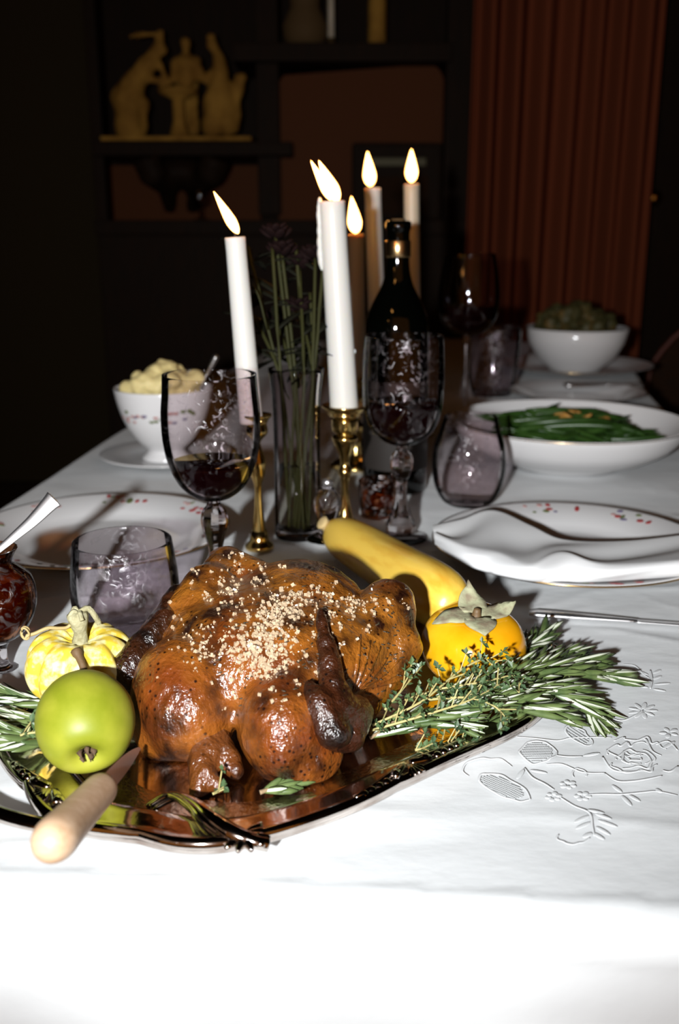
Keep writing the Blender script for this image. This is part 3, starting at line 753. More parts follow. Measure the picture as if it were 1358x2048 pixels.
def rosemary(label, path, n, ln, seed, spread=0.55, pale=0.55, side='rosemary sprigs'):
    rr = random.Random(seed); pts = spline([Vector(p) for p in path], 8); o0 = pts[0].copy()
    t_ = thing('rosemary_sprig', label, 'herb', o0, group=side)
    mk('stem', *tube([p - o0 for p in pts], [0.0013 - 0.0007 * i / len(pts) for i in range(len(pts))], 6), M['twig'], t_)
    v = []; f = []; mi = []
    for k in range(n):
        t = (k + 0.5) / n * 0.98 + 0.02; i = min(len(pts) - 2, int(t * (len(pts) - 1)))
        p = pts[i].lerp(pts[i + 1], t * (len(pts) - 1) - i); tg = (pts[i + 1] - pts[i]).normalized()
        a_ = rr.uniform(0, 2 * math.pi); x = tg.cross(Vector((0, 0, 1))).normalized(); y = x.cross(tg)
        out = x * math.cos(a_) * 1.15 + y * (abs(math.sin(a_)) * 0.9 - 0.15)
        sp = 0.72 * spread * rr.uniform(0.55, 1.2) * (1 - 0.35 * t)
        d = tg * 1.0 + out * sp
        l_ = 1.22 * ln * rr.uniform(0.7, 1.15) * (0.85 + 0.3 * math.sin(math.pi * t))
        upv = (Vector((0, 0, 1)) + out * 0.8 + Vector((rr.uniform(-.5, .5), rr.uniform(-.9, .3), 0)))
        a, b, c_ = needle(p - o0, d, upv, l_, 0.0018 * rr.uniform(0.8, 1.25), rr.uniform(-0.0035, 0.0015))
        q = len(v); v += a; f += [tuple(e + q for e in g) for g in b]; pl = rr.random() < pale
        mi += [m_ if pl else 0 for m_ in c_]
    for w_ in v:       # nothing dips under the cloth
        zmin = 0.0015
        if w_.z + o0.z < zmin: w_.z = zmin - o0.z + rr.uniform(0, 0.0006)
    nd = mk('needles', v, f, None, t_, True, None, [M['needle'], M['needle_pale']], mi)
    nd['kind'] = 'stuff'
    return t_
def Z(px, py, h): return onz(px, py, h)
RG = 'rosemary sprigs right of the chicken'
rosemary('rosemary sprig ending in the long needles farthest right on the cloth', [Z(850, 1400, 0.024), Z(960, 1375, 0.026), Z(1070, 1345, 0.022), Z(1175, 1345, 0.012), Z(1215, 1352, 0.008)], 95, 0.024, 1, 0.62, 0.5, RG)
rosemary('rosemary sprig pointing up and back behind the persimmon', [Z(900, 1380, 0.016), Z(985, 1335, 0.018), Z(1060, 1290, 0.016), Z(1085, 1270, 0.016)], 60, 0.022, 2, 0.7, 0.5, RG)
rosemary('rosemary sprig whose tip droops down over the platter edge', [Z(850, 1430, 0.022), Z(960, 1400, 0.025), Z(1080, 1375, 0.020), Z(1150, 1392, 0.012), Z(1182, 1430, 0.005)], 80, 0.023, 3, 0.6, 0.65, RG)
rosemary('rosemary sprig lying lowest along the platter rim beside thyme', [Z(770, 1450, 0.020), Z(880, 1425, 0.023), Z(980, 1412, 0.023), Z(1060, 1415, 0.018), Z(1100, 1425, 0.014)], 80, 0.021, 4, 0.6, 0.5, RG)
rosemary('short pale rosemary sprig tucked under the chicken wing', [Z(740, 1475, 0.012), Z(800, 1450, 0.016), Z(870, 1440, 0.019), Z(905, 1445, 0.018)], 48, 0.020, 5, 0.65, 0.7, RG)
rosemary('rosemary sprig with upper tip between persimmon and long needles', [Z(880, 1400, 0.018), Z(990, 1350, 0.024), Z(1090, 1315, 0.018), Z(1140, 1305, 0.014)], 75, 0.024, 6, 0.6, 0.5, RG)
rosemary('rosemary sprig lying innermost in the platter well', [Z(900, 1490, 0.009), Z(950, 1465, 0.010), Z(1000, 1440, 0.012)], 30, 0.017, 7, 0.6, 0.6, RG)
rosemary('rosemary sprig fanning below the long needles over the rim', [Z(870, 1415, 0.020), Z(970, 1390, 0.023), Z(1080, 1380, 0.019), Z(1140, 1400, 0.013)], 70, 0.024, 14, 0.6, 0.6, RG)
rosemary('rosemary sprig in the middle of the right hand bundle', [Z(900, 1395, 0.022), Z(1000, 1362, 0.025), Z(1110, 1330, 0.019), Z(1175, 1322, 0.013)], 75, 0.025, 15, 0.6, 0.5, RG)
LG = 'rosemary sprigs left of the pear'
rosemary('rosemary sprig reaching left out of view above the others', [Z(130, 1410, 0.020), Z(60, 1400, 0.021), Z(-20, 1385, 0.022), Z(-60, 1380, 0.022)], 60, 0.020, 8, 0.7, 0.6, LG)
rosemary('middle rosemary sprig left of the green pear', [Z(120, 1440, 0.019), Z(50, 1440, 0.021), Z(-20, 1455, 0.022), Z(-60, 1470, 0.022)], 60, 0.020, 9, 0.7, 0.65, LG)
rosemary('low rosemary sprig beneath the green pear at platter rim', [Z(150, 1480, 0.014), Z(90, 1480, 0.018), Z(30, 1480, 0.020), Z(-20, 1500, 0.020)], 55, 0.018, 10, 0.8, 0.5, LG)
rosemary('small rosemary tip between green pear and chicken', [Z(215, 1475, 0.010), Z(260, 1470, 0.011), Z(310, 1478, 0.012)], 26, 0.015, 11, 0.7, 0.6, LG)
rosemary('rosemary scrap in the shade under the chicken breast', [Z(520, 1585, 0.0085), Z(548, 1575, 0.009), Z(570, 1568, 0.009)], 14, 0.013, 12, 0.8, 0.1, 'rosemary scraps')
def thyme(label, path, n, seed, group, sz=0.0042):
    rr = random.Random(seed); pts = spline([Vector(p) for p in path], 7); o0 = pts[0].copy()
    t_ = thing('thyme_sprig', label, 'herb', o0, group=group)
    mk('stem', *tube([p - o0 for p in pts], [0.0009 - 0.0004 * i / len(pts) for i in range(len(pts))], 5), M['thyme_stem'], t_)
    mb = MB()
    for k in range(n):
        t = (k + 0.5) / n; i = min(len(pts) - 2, int(t * (len(pts) - 1))); p = pts[i].lerp(pts[i + 1], t * (len(pts) - 1) - i) - o0
        tg = (pts[i + 1] - pts[i]).normalized()
        x = tg.cross(Vector((0, 0, 1))).normalized(); y = x.cross(tg)
        a0 = rr.uniform(0, 6.28)
        ext = rr.random() < 0.35
        if ext:
            q = p + (x * math.cos(a0) + y * abs(math.sin(a0)) + tg * 0.6) * 0.009; mb.add(tube([p, q], 0.0004, 4), 1); p = q
        for s in range(4 if ext else 2):
            a_ = a0 + s * (math.pi if not ext else 1.57); d = (x * math.cos(a_) + y * (math.sin(a_) * 0.8 + 0.3) + tg * 0.4).normalized()
            ln = sz * rr.uniform(0.7, 1.3); c_ = p + d * ln * 0.55
            sd = d.cross(Vector((rr.uniform(-.4, .4), rr.uniform(-.8, .2), 1))).normalized(); up = sd.cross(d)
            wv = ln * 0.33
            vs = [p, c_ - sd * wv + up * 0.0004, c_ + up * -0.0002, c_ + sd * wv + up * 0.0004, p + d * ln * 1.05 - up * 0.0004, c_ - up * 0.0007]
            mb.add((vs, [(0, 2, 1), (0, 3, 2), (1, 2, 4), (2, 3, 4), (0, 1, 5), (0, 5, 3), (1, 4, 5), (3, 5, 4)]))
    for w_ in mb.v:
        if w_.z + o0.z < 0.0015: w_.z = 0.0015 - o0.z
    l_ = mb.build('leaves', None, t_, False, [M['thyme'], M['thyme_stem']]); l_['kind'] = 'stuff'
    return t_
TG = 'thyme sprigs on the rosemary'
for lab, pth, n, sd in (
    ('thyme sprig rising to lean against the front of the persimmon', [Z(745, 1450, 0.020), Z(840, 1405, 0.030), Z(915, 1345, 0.038), Z(965, 1318, 0.042), Z(985, 1330, 0.042)], 22, 21),
    ('thyme sprig nearest the platter rim among the rosemary', [Z(745, 1460, 0.018), Z(850, 1430, 0.029), Z(940, 1400, 0.034), Z(1000, 1368, 0.036)], 28, 22),
    ('thyme sprig between chicken leg and persimmon foot', [Z(770, 1420, 0.020), Z(812, 1370, 0.028), Z(845, 1330, 0.032)], 15, 23),
    ('bushy thyme sprig curling under the persimmon', [Z(810, 1400, 0.022), Z(880, 1378, 0.030), Z(960, 1365, 0.034), Z(1030, 1352, 0.034), Z(1038, 1385, 0.032)], 36, 24),
    ('thyme sprig hanging its leaves over the lower rosemary', [Z(850, 1400, 0.026), Z(930, 1395, 0.033), Z(985, 1410, 0.034), Z(1015, 1440, 0.029)], 32, 25),
    ('thyme sprig lying in the platter well below the rosemary', [Z(830, 1500, 0.010), Z(890, 1490, 0.011), Z(960, 1470, 0.012)], 26, 26)):
    thyme(lab, pth, n, sd, TG)
thyme('thyme scrap lying left of the green pear', [Z(40, 1470, 0.030), Z(80, 1465, 0.030), Z(125, 1480, 0.028)], 22, 27, 'thyme scraps')
thyme('thyme scrap beside the neck of the chicken', [Z(425, 1588, 0.0085), Z(448, 1578, 0.010)], 5, 28, 'thyme scraps')

# ------------------------------------------------------------------ carving knife with wooden handle
a = P(97, 1692, 0.402); b = P(206, 1574, 0.470)
kn = thing('carving_knife', 'carving knife with pale wooden handle resting on the platter rim', 'knife', b, axis_rot(a - b))
Lh = (a - b).length
pr = [(0, 0), (0.0062, 0.0), (0.0074, 0.0015), (0.0080, 0.006), (0.0083, Lh * 0.3), (0.0089, Lh * 0.62), (0.0096, Lh * 0.85), (0.0090, Lh * 0.95), (0.0066, Lh * 1.02), (0.003, Lh * 1.055), (0, Lh * 1.06)]
prs = spline([(r_, 0, z) for r_, z in pr], 4)
mk('handle', *lathe([(max(0, p.x), p.z) for p in prs], 32), M['beechwood'], kn)
v = []; f = []
for i in range(11):
    t = i / 10; z = -0.060 * t; h_ = 0.0052 * (1 - t ** 3 * 0.9); th = 0.0009
    v += [(th, -h_, z), (-th, -h_, z), (0, h_, z)]
for i in range(10):
    for j in range(3): f.append((i * 3 + j, i * 3 + (j + 1) % 3, i * 3 + 3 + (j + 1) % 3, i * 3 + 3 + j))
f += [(0, 1, 2), (32, 31, 30)]
bl = mk('blade', v, f, M['cutlery'], kn, False)
# ------------------------------------------------------------------ glasses
def wall(outer, t=0.0011):       # closed double wall from an outer profile (foot to rim)
    inner = [(max(0, r_ - t), z + (t if i == 0 else 0)) for i, (r_, z) in enumerate(outer)]
    return [(0, outer[0][1])] + outer + [(r_, z) for r_, z in inner[::-1]] + [(0, inner[0][1])]
def smoothp(pr, k=4):
    q = spline([(r_, 0, z) for r_, z in pr], k); return [(max(0, p.x), p.z) for p in q]
def facet(n, amt):
    return lambda a, z, r_: 1 + amt * abs(math.cos(a * n / 2))
def wine_glass(label, px, Y, bowl, fill_py, stem, foot, group, mname='etched', knob=(8, 0.10), fill=True):
    # bowl, stem, foot: (half width, row) pairs from bottom to top
    v_ = (bowl[-1][1] - 1024) / F
    x = atY(px, (bowl[0][1] + bowl[-1][1]) / 2, Y).x
    t = thing('wine_glass', label, 'wine glass', (x, Y, 0.0008), group=group)
    bp_ = smoothp(prof(Y, bowl), 5)
    mk('bowl', *lathe(wall(bp_, 0.0010), 64), M[mname], t)
    sp = smoothp(prof(Y, stem), 4)
    mk('stem', *lathe([(0, sp[0][1])] + sp + [(0, sp[-1][1])], 24, facet(*knob)), M['crystal'], t, False)
    fr_, fz = foot
    mk('foot', *lathe([(0, 0), (fr_ * 0.98, 0), (fr_, 0.0008), (fr_ * 0.97, 0.0018), (fr_ * 0.5, 0.0040), (sp[0][0] * 1.05, sp[0][1] + 0.0005), (0, sp[0][1] + 0.0006)], 48), M['clear'], t)
    if fill:
        zf = atY(px, fill_py, Y).z; ins = [(max(0, r_ - 0.0014), z + 0.0012) for r_, z in bp_ if z < zf - 0.002]
        rt = np.interp(zf, [z for _, z in bp_], [r_ for r_, _ in bp_]) - 0.0014
        mk('wine', *lathe([(0, ins[0][1])] + ins + [(rt, zf - 0.0006), (rt * 0.985, zf), (0, zf)], 48), M['wine'], t)
    return t
WGG = 'crystal wine glasses'
wine_glass('etched crystal glass of red wine at left with faceted stem knob', 423, 0.760,
           [(10, 1002), (38, 994), (68, 968), (88, 925), (97, 880), (99, 830), (96, 790), (94, 750)], 925,
           [(13, 1178), (10, 1150), (11, 1110), (15, 1085), (21, 1062), (24, 1040), (20, 1022), (13, 1012), (10, 1001)], (0.033, 0), WGG, knob=(8, 0.16))
wine_glass('crystal glass of dark wine standing right of the front candle', 806, 0.917,
           [(9, 893), (36, 884), (62, 862), (77, 828), (81, 790), (82, 750), (81, 705), (79, 672)], 806,
           [(24, 1066), (26, 1048), (18, 1030), (11, 1000), (10, 965), (16, 950), (20, 930), (18, 912), (11, 902), (9, 892)], (0.026, 0), WGG, knob=(8, 0.14))
wine_glass('tall round wine glass in the dark behind the bottle', 938, 1.45,
           [(8, 672), (34, 664), (54, 640), (61, 600), (58, 555), (50, 508)], 612,
           [(10, 865), (6, 830), (5, 760), (6, 700), (8, 671)], (0.036, 0), WGG, mname='clear', knob=(6, 0.0))
def tumbler(name, label, px, Y, pr, group=None, mname='cutclear', base=0.006, cat='glass', seg=64):
    x = atY(px, (pr[0][1] + pr[-1][1]) / 2, Y).x
    p_ = smoothp(prof(Y, pr), 5); p_[0] = (p_[0][0], 0.0)
    t = thing(name, label, cat, (x, Y, 0.0008), group=group)
    inner = [(max(0.001, r_ - 0.0016), max(z, base)) for r_, z in p_ if z > base]
    zt = p_[-1][1]
    mk('body', *lathe([(0, 0)] + p_ + [(p_[-1][0] - 0.0008, zt + 0.0006)] + inner[::-1] + [(0, base)], seg), M[mname], t)
    return t
TUG = 'drinking glasses without stems'
tumbler('water_tumbler', 'wide cut glass water tumbler behind the mini pumpkin', 250, 0.690, [(84, 1262), (100, 1235), (106, 1200), (107, 1160), (103, 1120), (98, 1083)], TUG)
tumbler('stemless_glass', 'rounded stemless glass between dark wine glass and green beans', 938, 1.040, [(36, 1010), (52, 1000), (66, 975), (73, 940), (72, 900), (62, 865), (54, 835)], TUG, 'etched')
tumbler('clear_tumbler', 'far clear tumbler in front of the distant white bowl', 985, 1.78, [(38, 790), (44, 770), (50, 730), (54, 690), (55, 655)], TUG, 'cutclear')
tumbler('votive_cup', 'small amber cut glass votive cup behind the squash tip', 757, 1.00, [(26, 1040), (34, 1030), (38, 1005), (40, 975), (41, 962)], None, 'amberglass', cat='cup')
# small crystal shaker by the vase foot
Ys = 0.905; x = atY(655, 1040, Ys).x
sh = thing('crystal_shaker', 'small footed crystal shaker beside the flower vase', 'shaker', (x, Ys, 0.0008))
pr = prof(Ys, [(42, 1083), (43, 1078), (20, 1066), (14, 1052), (22, 1034), (27, 1012), (24, 990), (14, 978), (9, 972)])
pr[0] = (pr[0][0], 0)
mk('body', *lathe([(0, 0)] + smoothp(pr[1:], 4) + [(0, pr[-1][1])], 32, facet(10, 0.05)), M['crystal'], sh)
mk('cap', *lathe([(0, pr[-1][1]), (pr[-1][0] * 1.3, pr[-1][1]), (pr[-1][0] * 1.2, pr[-1][1] + 0.005), (0, pr[-1][1] + 0.008)], 20), M['cutlery'], sh)

# ------------------------------------------------------------------ wine bottle
Yb = 1.108; x = atY(792, 760, Yb).x
bt = thing('wine_bottle', 'dark wine bottle with capsule behind the centre wine glass', 'bottle', (x, Yb, 0.0008))
pr = prof(Yb, [(58, 982), (63, 972), (64, 900), (64, 800), (64, 700), (63, 650), (57, 625), (45, 598), (32, 572), (25, 545), (23, 518), (23, 470), (24, 462), (26, 458), (26, 446), (22, 443)])
pr[0] = (pr[0][0], 0.0); zt = pr[-1][1]
mk('glass', *lathe([(0, 0)] + pr[:3] + smoothp(pr[2:12], 4) + pr[12:] + [(0.008, zt), (0.008, zt - 0.02), (0, zt - 0.02)], 48), M['bottle'], bt)
cp = prof(Yb, [(24.5, 516), (25.5, 514), (25.5, 484), (24.5, 482)])
mk('capsule', *lathe([(0.005, cp[0][1])] + cp + [(0.005, cp[-1][1])], 40), M['gilt'], bt)
mk('cork', *lathe([(0, zt - 0.019), (0.0075, zt - 0.019), (0.0075, zt + 0.002), (0, zt + 0.002)], 20), M['pearstem'], bt)
mk('paper_label', *lathe(prof(Yb, [(64.6, 930), (65, 928), (65, 760), (64.6, 758)]), 48), M['label_paper'], bt)

# ------------------------------------------------------------------ candles and candlesticks
def candlestick(label, px, Y, pr, group):
    x = atY(px, pr[-1][1], Y).x
    t = thing('brass_candlestick', label, 'candlestick', (x, Y, 0.0008), group=group)
    p_ = prof(Y, pr); k = len(p_)
    ft = p_[0][0]
    mk('shaft', *lathe(smoothp([(p_[0][0], p_[0][1])] + p_[1:-3], 4) + [(0.002, p_[-4][1])], 40), M['brass'], t)
    mk('foot', *lathe([(0, 0), (ft * 2.0, 0), (ft * 2.1, 0.002), (ft * 2.0, 0.004), (ft * 1.5, 0.007), (ft * 1.35, 0.010), (ft * 1.1, p_[0][1]), (0, p_[0][1] + 0.001)], 40), M['brass'], t)
    zz = p_[-4][1]
    mk('socket', *lathe([(0, zz - 0.001)] + p_[-4:-2] + smoothp(p_[-3:], 4) + [(p_[-1][0] * 0.93, p_[-1][1] - 0.0002), (p_[-1][0] * 0.55, p_[-2][1] + 0.0006), (0, p_[-2][1] + 0.0006)], 40), M['brass'], t)
    return t, x, p_[-2][1]
def flame(parent, base, tip, r0, name='flame'):
    base = Vector(base); tip = Vector(tip); d = tip - base; L_ = d.length; ro = axis_rot(d)
    E = ro.to_matrix()
    def drop(s, r_):
        pr_ = [(0, -0.02), (0.45, 0.03), (0.80, 0.12), (1.0, 0.27), (0.93, 0.42), (0.68, 0.62), (0.38, 0.82), (0.15, 0.95), (0, 1.02)]
        v, f = lathe(smoothp([(a * r_, z * L_ * s) for a, z in pr_], 4), 24)
        return [base + E @ Vector(q) for q in v], f
    o = mk(name, *drop(1.0, r0), M['flame'], parent)
    return o
def candle(label, px, Y, rows, hws, lean_px, flame_px, group, mname='wax', drip=False):
    # rows: bottom and top row; hws: half widths there; lean_px: sideways shift of the top
    b = atY(px, rows[0], Y); tpt = atY(px + lean_px, rows[1], Y)
    b = Vector((b.x, Y, b.z)); d = tpt - b; H = d.length
    t = thing('taper_candle', label, 'candle', b, axis_rot(d), group)
    sc = Y / (CS - ((rows[0] + rows[1]) / 2 - 1024) / F * SN) / F
    r0, r1 = hws[0] * sc, hws[1] * sc
    o = mk('wax', *lathe([(0, 0), (r0, 0), (r0, H * .02), (r0 * .5 + r1 * .5, H * .5), (r1 * 1.0, H * 0.93), (r1 * 1.02, H * 0.995), (r1 * 0.97, H), (r1 * 0.8, H - 0.0012), (r1 * 0.35, H - 0.002), (0, H - 0.002)], 40), M[mname], t)
    inv = axis_rot(d).to_matrix().inverted()
    fb = inv @ (atY(flame_px[0], flame_px[1], Y) - b); ft = inv @ (atY(flame_px[2], flame_px[3], Y) - b)
    mk('wick', *tube(spline([(0, 0, H - 0.003), (0.0003, 0, H + 0.003), fb.lerp(ft, 0.12)], 4), [0.0008] * 9, 6), M['wick'], t)
    flame(t, fb, ft, flame_px[4] * sc)
    if len(flame_px) > 5:
        for e in flame_px[5]:
            b2 = inv @ (atY(e[0], e[1], Y + 0.002) - b); t2 = inv @ (atY(e[2], e[3], Y + 0.002) - b); flame(t, b2, t2, e[4] * sc)
    if drip:
        mb = MB()
        dx = -r1
        for zz, xx, rr in ((H - 0.001, 0.95, 0.0022), (H - 0.006, 1.03, 0.0022), (H - 0.012, 1.08, 0.0024), (H - 0.018, 1.06, 0.0024), (H - 0.026, 1.10, 0.0026), (H - 0.036, 1.14, 0.0028), (H - 0.046, 1.16, 0.0030), (H - 0.052, 1.14, 0.0028), (H - 0.056, 1.10, 0.0022)):
            mb.add(ell((dx * xx, -0.001, zz), (rr * 1.1, rr * 1.2, rr * 2.6), sub=2))
        me = fuse(mb, 0.0007, 16); mobj('wax_drip', me, M[mname], t)
        mk('wax_blob', *ell((r0 * 0.98, -0.001, H * 0.30), (0.0009, 0.0012, 0.0022), sub=2), M[mname], t)
    return t
CG, SG = 'lit taper candles', 'brass candlesticks'
FS = [(18, 1040), (11, 1010), (8, 985), (9, 960), (14, 945), (9, 930), (12, 912), (22, 890), (26, 876), (18, 868), (26, 862), (27, 838), (36, 826), (46, 815), (46, 811)]
_, cx, _ = candlestick('brass candlestick carrying the front centre candle', 690, 0.945, FS, SG)
candle('tall white candle with wax drips and double flame, front centre', 689, 0.945, (826, 402), (29, 25), -25, (676, 402, 638, 322, 14, ((664, 400, 622, 322, 10),)), CG, 'wax', True)
FS2 = [(14, 1062), (9, 1020), (7, 985), (9, 968), (15, 950), (17, 925), (11, 905), (7, 890), (9, 882), (20, 870), (22, 862), (20, 850), (24, 840), (30, 834), (30, 830)]
candlestick('brass candlestick behind the left wine glass', 513, 0.885, FS2, SG)
candle('white candle standing at left, alone with one slanting flame', 503, 0.885, (845, 474), (24, 20), -33, (476, 466, 428, 384, 10.5), CG)
FSb = [(13, 950), (8, 920), (7, 890), (9, 850), (12, 820), (8, 800), (9, 780), (17, 760), (18, 750), (16, 742), (18, 738), (20, 732), (24, 728)]
def back_stick(label, px, Y):
    zs = 0.16 if Y > 1.3 else 0.11
    t = thing('brass_candlestick', label, 'candlestick', (atY(px, 700, Y).x, Y, 0.0008), group=SG)
    mk('foot', *lathe([(0, 0), (0.034, 0), (0.035, 0.003), (0.022, 0.010), (0.010, 0.016), (0, 0.017)], 32), M['brass'], t)
    mk('shaft', *lathe(smoothp([(0.009, 0.015), (0.006, 0.03), (0.010, 0.05), (0.006, 0.06), (0.007, zs - 0.03), (0.011, zs - 0.02)], 4), 32), M['brass'], t)
    mk('socket', *lathe([(0, zs - 0.021), (0.012, zs - 0.021), (0.0135, zs - 0.004), (0.020, zs), (0.0195, zs + 0.001), (0.012, zs - 0.001), (0, zs - 0.001)], 32), M['brass'], t)
    py = 1024 + F * ((CAMH - zs) / Y * CS - SN) / (CS + (CAMH - zs) / Y * SN)
    return py
py = back_stick('brass candlestick under the short shaded candle', 713, 1.22)
candle('short shaded candle just right of the front candle', 714, 1.22, (py, 468), (17, 16), -2, (712, 466, 703, 394, 14), CG, 'ivorywax')
py = back_stick('brass candlestick left of the bottle neck', 752, 1.34)
candle('thin candle left of the bottle neck with upright flame', 754, 1.34, (py, 376), (17, 16), -9, (741, 372, 735, 304, 13), CG)
py = back_stick('brass candlestick behind the bottle', 824, 1.42)
candle('thin candle rising behind the bottle at right', 825, 1.42, (py, 368), (16, 15), -2, (823, 364, 823, 299, 12.5), CG, 'ivorywax')

# ------------------------------------------------------------------ vase of flowers
Yv = 0.925; x = atY(594, 900, Yv).x
va = thing('flower_vase', 'clear glass vase of dark flowers left of the centre candle', 'vase', (x, Yv, 0.0008))
pr = prof(Yv, [(44, 1076), (46, 1068), (46, 1000), (46, 920), (47, 850), (50, 790), (56, 738)])
pr[0] = (pr[0][0], 0)
op = [pr[0]] + smoothp(pr[1:], 4)
mk('glass', *lathe([(0, 0)] + op + [(r_ - 0.0016, z) for r_, z in op[::-1] if z > 0.008] + [(0, 0.008)], 56), M['clear'], va)
mk('water', *lathe([(0, 0.0085), (pr[2][0] - 0.0018, 0.0085), (pr[3][0] - 0.0018, 0.07), (0, 0.07)], 40), M['water'], va)
rv = random.Random(5)
fl_objs = []
for k in range(13):
    a = k * 2.4; r0 = rv.uniform(0.004, 0.015); top = rv.uniform(0.20, 0.285); sp = rv.uniform(0.01, 0.055)
    ta = rv.uniform(0, 6.28)
    p0 = Vector((r0 * math.cos(a), r0 * math.sin(a), 0.010)); p1 = Vector((0.017 * math.cos(ta), 0.017 * math.sin(ta), 0.16)); p2 = Vector((-0.012 + 0.7 * sp * math.cos(ta), abs(sp * math.sin(ta)) * 0.6 + 0.025, top))
    st = spline([p0, p0.lerp(p1, 0.5) + Vector((0, 0, 0.0)), p1, p2], 6)
    f_ = thing('cut_flower', 'dark blossom on a thin stem standing in the glass vase' if k % 2 == 0 else 'leafy stem without blossom standing in the glass vase', 'flower' if k % 2 == 0 else 'foliage', (x, Yv, 0.0008), group='blossoms in the vase' if k % 2 == 0 else 'leafy stems in the vase')
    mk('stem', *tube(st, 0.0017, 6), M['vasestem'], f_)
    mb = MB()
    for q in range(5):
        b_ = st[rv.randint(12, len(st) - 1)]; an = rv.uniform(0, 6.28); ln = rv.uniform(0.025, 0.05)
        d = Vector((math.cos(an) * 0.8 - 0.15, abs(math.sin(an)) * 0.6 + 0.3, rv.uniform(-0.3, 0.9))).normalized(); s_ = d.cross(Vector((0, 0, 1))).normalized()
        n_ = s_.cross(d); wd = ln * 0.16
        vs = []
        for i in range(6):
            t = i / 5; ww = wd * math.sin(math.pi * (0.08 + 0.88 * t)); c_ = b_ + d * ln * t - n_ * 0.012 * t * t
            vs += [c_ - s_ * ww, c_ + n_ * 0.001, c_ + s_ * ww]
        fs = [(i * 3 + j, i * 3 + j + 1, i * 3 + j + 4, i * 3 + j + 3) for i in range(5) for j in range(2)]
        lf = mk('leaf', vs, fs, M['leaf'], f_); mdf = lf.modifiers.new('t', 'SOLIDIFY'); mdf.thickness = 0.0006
    if k % 2 == 0:
        mb = MB()
        for q in range(12):
            an = q * 2.4; rr_ = 0.004 + 0.0007 * q; d = Vector((math.cos(an) * rr_, math.sin(an) * rr_, 0.008 - 0.0006 * q))
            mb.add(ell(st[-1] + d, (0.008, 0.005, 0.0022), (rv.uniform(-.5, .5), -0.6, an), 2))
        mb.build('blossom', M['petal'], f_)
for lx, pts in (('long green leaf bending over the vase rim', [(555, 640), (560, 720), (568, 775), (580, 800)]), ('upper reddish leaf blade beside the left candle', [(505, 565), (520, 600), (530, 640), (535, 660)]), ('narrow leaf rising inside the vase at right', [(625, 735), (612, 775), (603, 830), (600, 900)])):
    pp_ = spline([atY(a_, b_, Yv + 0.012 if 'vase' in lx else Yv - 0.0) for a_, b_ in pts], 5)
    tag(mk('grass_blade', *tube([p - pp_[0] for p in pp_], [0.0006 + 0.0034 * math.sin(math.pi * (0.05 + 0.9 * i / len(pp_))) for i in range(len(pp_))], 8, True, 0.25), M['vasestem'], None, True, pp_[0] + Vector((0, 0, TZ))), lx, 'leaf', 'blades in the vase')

# ------------------------------------------------------------------ plates, napkin, cutlery
def plate(name, label, x, y, r_, group, z0=0.0008, prints=True, seed=1, cat='plate'):
    t = thing(name, label, cat, (x, y, z0), (0, 0, 0), group)
    k = r_ / 0.125
    pr_ = [(0, 0.0), (0.066 * k, 0.0), (0.070 * k, 0.002), (0.080 * k, 0.006), (0.100 * k, 0.0125), (0.1225 * k, 0.0185), (0.125 * k, 0.0198), (0.1245 * k, 0.0212), (0.122 * k, 0.0210), (0.100 * k, 0.0155), (0.086 * k, 0.0100), (0.078 * k, 0.0060), (0.070 * k, 0.0048), (0, 0.0045)]
    mk('body', *lathe(pr_, 96), M['china'], t)
    mk('gilt_edge', *lathe([(0.1235 * k, 0.0208), (0.1252 * k, 0.0212), (0.1256 * k, 0.0202), (0.1248 * k, 0.0194), (0.1235 * k, 0.0208)], 96), M['gilt'], t)
    if prints:
        rp = random.Random(seed); mb = MB()
        for a in range(0, 360, 45):
            for q in range(9):
                an = rad(a + rp.gauss(0, 8)); rr_ = rp.uniform(0.104, 0.118) * k; zz = 0.0155 + (rr_ / k - 0.100) / 0.022 * 0.0055 + 0.0003
                mb.add(ell((rr_ * math.cos(an), rr_ * math.sin(an), zz), (rp.uniform(.002, .0042) * (1.5 if q == 0 else 1), rp.uniform(.0018, .0040), 0.0003), (0, -0.245, an), 2), rp.choice((0, 0, 1, 1, 2, 3)))
        fp = mb.build('floral_print', None, t, True, [M['print_red'], M['print_green'], M['print_pink'], M['print_blue']]); fp['kind'] = 'stuff'
    return t
PG = 'flowered china plates'
PX, PY = 0.207, 0.848
plate('dinner_plate', 'gilt edged flowered plate under the white napkin at right', PX, PY, 0.123, PG, seed=4)
plate('dinner_plate', 'flowered plate at left behind the water tumbler', -0.224, 0.888, 0.120, PG, seed=9)
plate('side_plate', 'far empty plate behind the green bean bowl', 0.41, 1.70, 0.115, PG, seed=2, prints=False)
